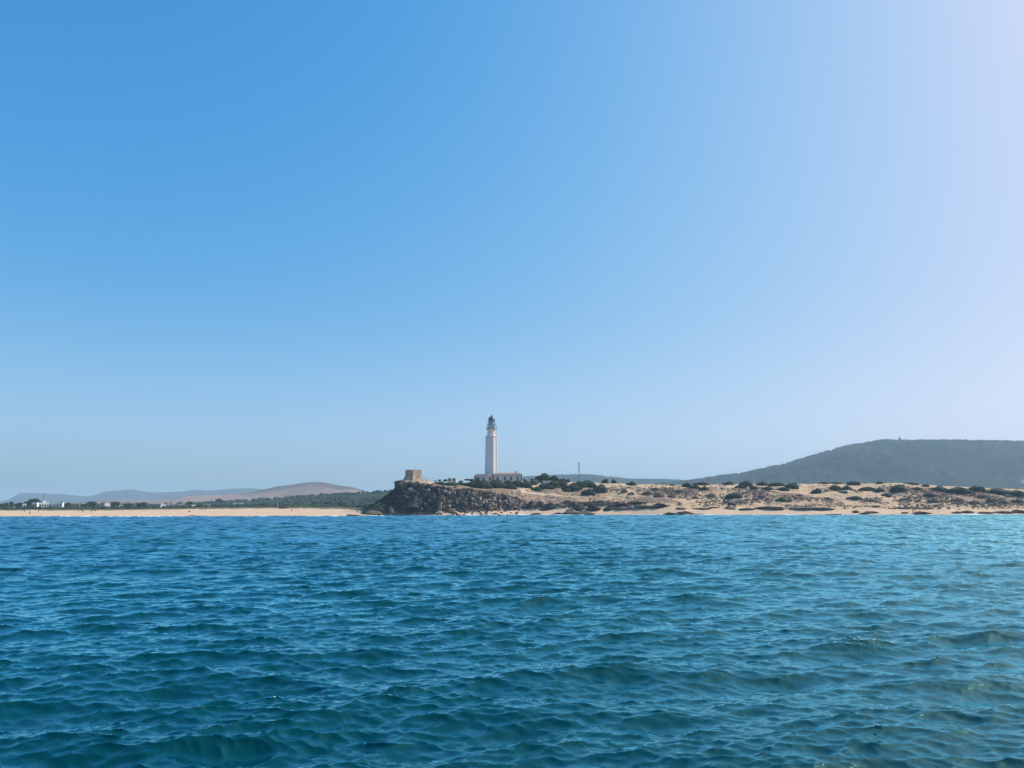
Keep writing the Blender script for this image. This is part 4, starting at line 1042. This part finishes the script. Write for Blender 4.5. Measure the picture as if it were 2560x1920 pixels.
# fence of thin pale posts
fe = empty('post_fence', (0, 0, 0)); tag(fe, 'fence of thin pale posts between the stone tower and the low building', 'fence')
prev = None
pf = []
for k, px in enumerate([1058, 1061, 1064.5, 1068, 1071.5, 1074.5, 1080, 1085, 1094, 1103, 1106]):
    p = at(px, 1202 + k * 0.3, 378); z = float(ground(np.array([p.x]), np.array([p.y]))[0])
    MB().tube((p.x, p.y, z - 0.3), (p.x, p.y, z + 2.2), 0.06).build('post', M['galv'], fe)
    if prev:
        for hh in (0.7, 1.9): pf.append((prev + Vector((0, 0, hh)), Vector((p.x, p.y, z + hh))))
    prev = Vector((p.x, p.y, z))
mb = MB()
for a, b_ in pf: mb.tube(a, b_, 0.02)
mb.build('wires', M['galv'], fe)

# ------------------------------------------------------------------ masts and poles
def mast(px, pyt, pyb, Y, label, wd=0.55, mt='metal', name='radio_mast'):
    b_ = at(px, pyb, Y); z0 = float(ground(np.array([b_.x]), np.array([Y]))[0]); h = at(px, pyt, Y).z - z0
    r = empty(name, (b_.x, Y, z0)); tag(r, label, 'mast')
    mb = MB(); cs = [(-wd / 2, -wd / 3), (wd / 2, -wd / 3), (0, wd / 2)]
    for c in cs: mb.tube((c[0], c[1], -0.3), (c[0], c[1], h), 0.06, n=5)
    n = max(4, int(h / 0.8))
    for k in range(n):
        for i in range(3):
            a = cs[i]; c = cs[(i + 1) % 3]
            mb.tube((a[0], a[1], h * k / n), (c[0], c[1], h * (k + 1) / n), 0.03, n=4)
    mb.build('lattice', M[mt], r)
    MB().box(-0.35, 0.1, -0.45, -0.3, h - 0.5, h + 0.25).box(0.3, 0.75, -0.1, 0.05, h - 1.4, h - 1.2).build('antenna', M[mt], r)
    MB().box(-0.55, -0.25, -0.45, -0.3, h - 2.4, h - 1.7).build('panel', M[mt], r)
mast(1448, 1157, 1207, 400, 'grey lattice radio mast rising from the shrubs right of the lighthouse')
mast(107, 1234, 1268, 620, 'thin radio mast behind the brightest white house', 0.35)
def pole(px, pyt, Y, label, r_=0.12, mt='pale_wood', arm=True):
    b_ = at(px, 1272, Y); z0 = float(ground(np.array([b_.x]), np.array([Y]))[0]); h = at(px, pyt, Y).z - z0
    r = empty('pole', (b_.x, Y, z0)); tag(r, label, 'pole', 'poles behind the left beach')
    MB().tube((0, 0, -0.4), (0, 0, h), r_ * 1.2, r_, 8).build('shaft', M[mt], r)
    if arm: MB().box(-0.7, 0.7, -0.08, 0.08, h - 0.6, h - 0.45).build('crossarm', M[mt], r)
pole(693, 1240, 448, 'tall pale pole standing at the back of the beach near the hollow', 0.16, arm=False)
pole(466, 1256, 455, 'pale pole at the dune edge left of the small boulder', 0.14)
pole(472, 1246, 600, 'dark pole among trees beside the pale house', 0.11, 'metal')
pole(426, 1249, 600, 'dark pole above the small white cube house', 0.11, 'metal')
pole(316, 1228, 2000, 'very distant pylon on the blue hills skyline', 0.5, 'metal')

# the little round tower on the wooded hill
p = at(2249, 1100, 2500)
ht_ = MB().lathe([(3.4, -14), (3.4, 6.5), (3.7, 6.8), (3.7, 8.4), (2.4, 8.4), (2.4, 10.0)], 20).build('hilltop_tower', M['stone'], loc=p)
tag(ht_, 'tiny round watchtower on the skyline of the wooded hill', 'tower')

# ------------------------------------------------------------------ beach things and people
hut = empty('beach_hut', tuple(hit(517, 1272))); tag(hut, 'small open beach shelter with a pale canopy on the left beach', 'shelter')
for x in (-1.1, 1.1):
    for y in (-0.8, 0.8): MB().tube((x, y, -0.3), (x, y, 2.3), 0.06).build('post', M['pale_wood'], hut)
MB().box(-1.5, 1.5, -1.1, 1.1, 2.3, 2.42).build('canopy', M['whitecloth'], hut)
bar = empty('barrier', tuple(hit(505, 1272))); tag(bar, 'low red barrier beside the pale beach shelter', 'barrier')
MB().box(-2.2, 2.2, -0.05, 0.05, 0.7, 1.0).build('board', M['red'], bar)
for x in (-1.9, 0, 1.9): MB().tube((x, 0.1, -0.2), (x, 0.1, 0.98), 0.05).build('post', M['pale_wood'], bar)
hp = hit(709, 1271)
boat = MB()
ns = 15; ring = []
for i in range(ns):
    t_ = i / (ns - 1) * 2 - 1; wv = 0.9 * math.sqrt(max(0.02, 1 - t_ ** 2)); hv = 0.85 * (1 - abs(t_) ** 3) + 0.1
    ring.append([(t_ * 2.9, wv * math.cos(a), hv * math.sin(a)) for a in np.linspace(0, math.pi, 9)])
vs = [p_ for r_ in ring for p_ in r_]
boat.add(vs, [(i * 9 + j, i * 9 + j + 1, (i + 1) * 9 + j + 1, (i + 1) * 9 + j) for i in range(ns - 1) for j in range(8)])
bo = boat.build('upturned_boat', M['dark_rock'], loc=(hp.x, hp.y, hp.z)); tag(bo, 'dark low upturned hull-shaped mound in the sand hollow by the tall pole', 'boat')

def person(px, py, facing, label, top='navy', bottom='navy', stride=0.25, scale=1.0):
    p = hit(px, py)
    pts = {'pelvis': (0, 0, 0.95), 'belly': (0, 0, 1.12), 'chest': (0, 0.01, 1.32), 'neck': (0, 0, 1.50), 'head': (0, -0.02, 1.60), 'crown': (0, -0.01, 1.72),
           'shl': (-0.18, 0, 1.43), 'ell': (-0.24, 0.06, 1.14), 'wrl': (-0.24, -0.05, 0.90), 'hal': (-0.24, -0.09, 0.80),
           'shr': (0.18, 0, 1.43), 'elr': (0.24, -0.04, 1.14), 'wrr': (0.25, -0.16, 0.92), 'har': (0.25, -0.19, 0.83),
           'hpl': (-0.10, 0, 0.90), 'knl': (-0.11, -stride * 0.55, 0.50), 'anl': (-0.11, -stride * 0.8, 0.09), 'tol': (-0.12, -stride * 0.8 - 0.18, 0.035),
           'hpr': (0.10, 0, 0.90), 'knr': (0.11, stride * 0.25, 0.49), 'anr': (0.11, stride, 0.10), 'tor': (0.12, stride - 0.17, 0.035)}
    rad = dict(pelvis=.14, belly=.13, chest=.15, neck=.055, head=.09, crown=.07, shl=.07, ell=.042, wrl=.03, hal=.035, shr=.07, elr=.042, wrr=.03, har=.035, hpl=.09, knl=.06, anl=.04, tol=.03, hpr=.09, knr=.06, anr=.04, tor=.03)
    ed = [('pelvis', 'belly'), ('belly', 'chest'), ('chest', 'neck'), ('neck', 'head'), ('head', 'crown'), ('chest', 'shl'), ('shl', 'ell'), ('ell', 'wrl'), ('wrl', 'hal'), ('chest', 'shr'), ('shr', 'elr'), ('elr', 'wrr'), ('wrr', 'har'),
          ('pelvis', 'hpl'), ('hpl', 'knl'), ('knl', 'anl'), ('anl', 'tol'), ('pelvis', 'hpr'), ('hpr', 'knr'), ('knr', 'anr'), ('anr', 'tor')]
    ks = list(pts)
    def skinned(name, keys, edges, mt, grow=1.0, parent=None):
        me = bpy.data.meshes.new(name); idx = {k: i for i, k in enumerate(keys)}
        me.from_pydata([pts[k] for k in keys], [(idx[a], idx[b_]) for a, b_ in edges], [])
        me.materials.append(M[mt])
        o = link(name, me, parent)
        md = o.modifiers.new('skin', 'SKIN'); md.use_smooth_shade = True
        sv = me.skin_vertices[0].data
        for k in keys:
            sv[idx[k]].radius = (rad[k] * grow, rad[k] * grow * (0.8 if k in ('pelvis', 'belly', 'chest') else 1)); sv[idx[k]].use_root = (k == keys[0])
        sb = o.modifiers.new('sub', 'SUBSURF'); sb.levels = 1; sb.render_levels = 1
        return o
    r = skinned('person', ks, ed, 'skin')
    skinned('shirt', ['belly', 'chest', 'shl', 'ell', 'shr', 'elr'], [('belly', 'chest'), ('chest', 'shl'), ('shl', 'ell'), ('chest', 'shr'), ('shr', 'elr')], top, 1.14, r)
    skinned('shorts', ['pelvis', 'hpl', 'knl', 'hpr', 'knr'], [('pelvis', 'hpl'), ('hpl', 'knl'), ('pelvis', 'hpr'), ('hpr', 'knr')], bottom, 1.16, r)
    MB().lathe([(0.02, 1.82), (0.08, 1.80), (0.112, 1.74), (0.115, 1.66), (0.09, 1.62)], 14).build('hair', M['hair'], r, smooth=True)
    r.location = (p.x, p.y, p.z); r.rotation_euler = (0, 0, facing); r.scale = (scale,) * 3
    tag(r, label, 'person')
    return r
person(74, 1287.5, 1.2, 'person in dark clothes walking near the sea on the left beach, nearest the water')
person(61, 1281, -1.0, 'dark clothed person at the back of the left beach, farthest left', 'navy')
person(96, 1282, 1.5, 'person in red on the upper left beach right of the two dark walkers', 'red')
person(206, 1282, 0.3, 'person in dark clothes standing alone at the back of the left beach', 'navy', stride=0.05)
person(229, 1284, 1.4, 'person with a pale top walking mid beach right of the lone standing one', 'navy', 'red')
person(514, 1277, 0.2, 'person standing below the pale beach shelter', 'navy', stride=0.05)
person(893, 1283, 0.5, 'person in red brown by the low reef left of the headland', 'red', 'navy', 0.05)
person(2283, 1283, 0.1, 'left one of two people standing on the right beach', 'red', 'navy', 0.05)
person(2289, 1280.5, -0.2, 'right one of two people standing on the right beach beside the box-shaped rock', 'navy', 'navy', 0.05)
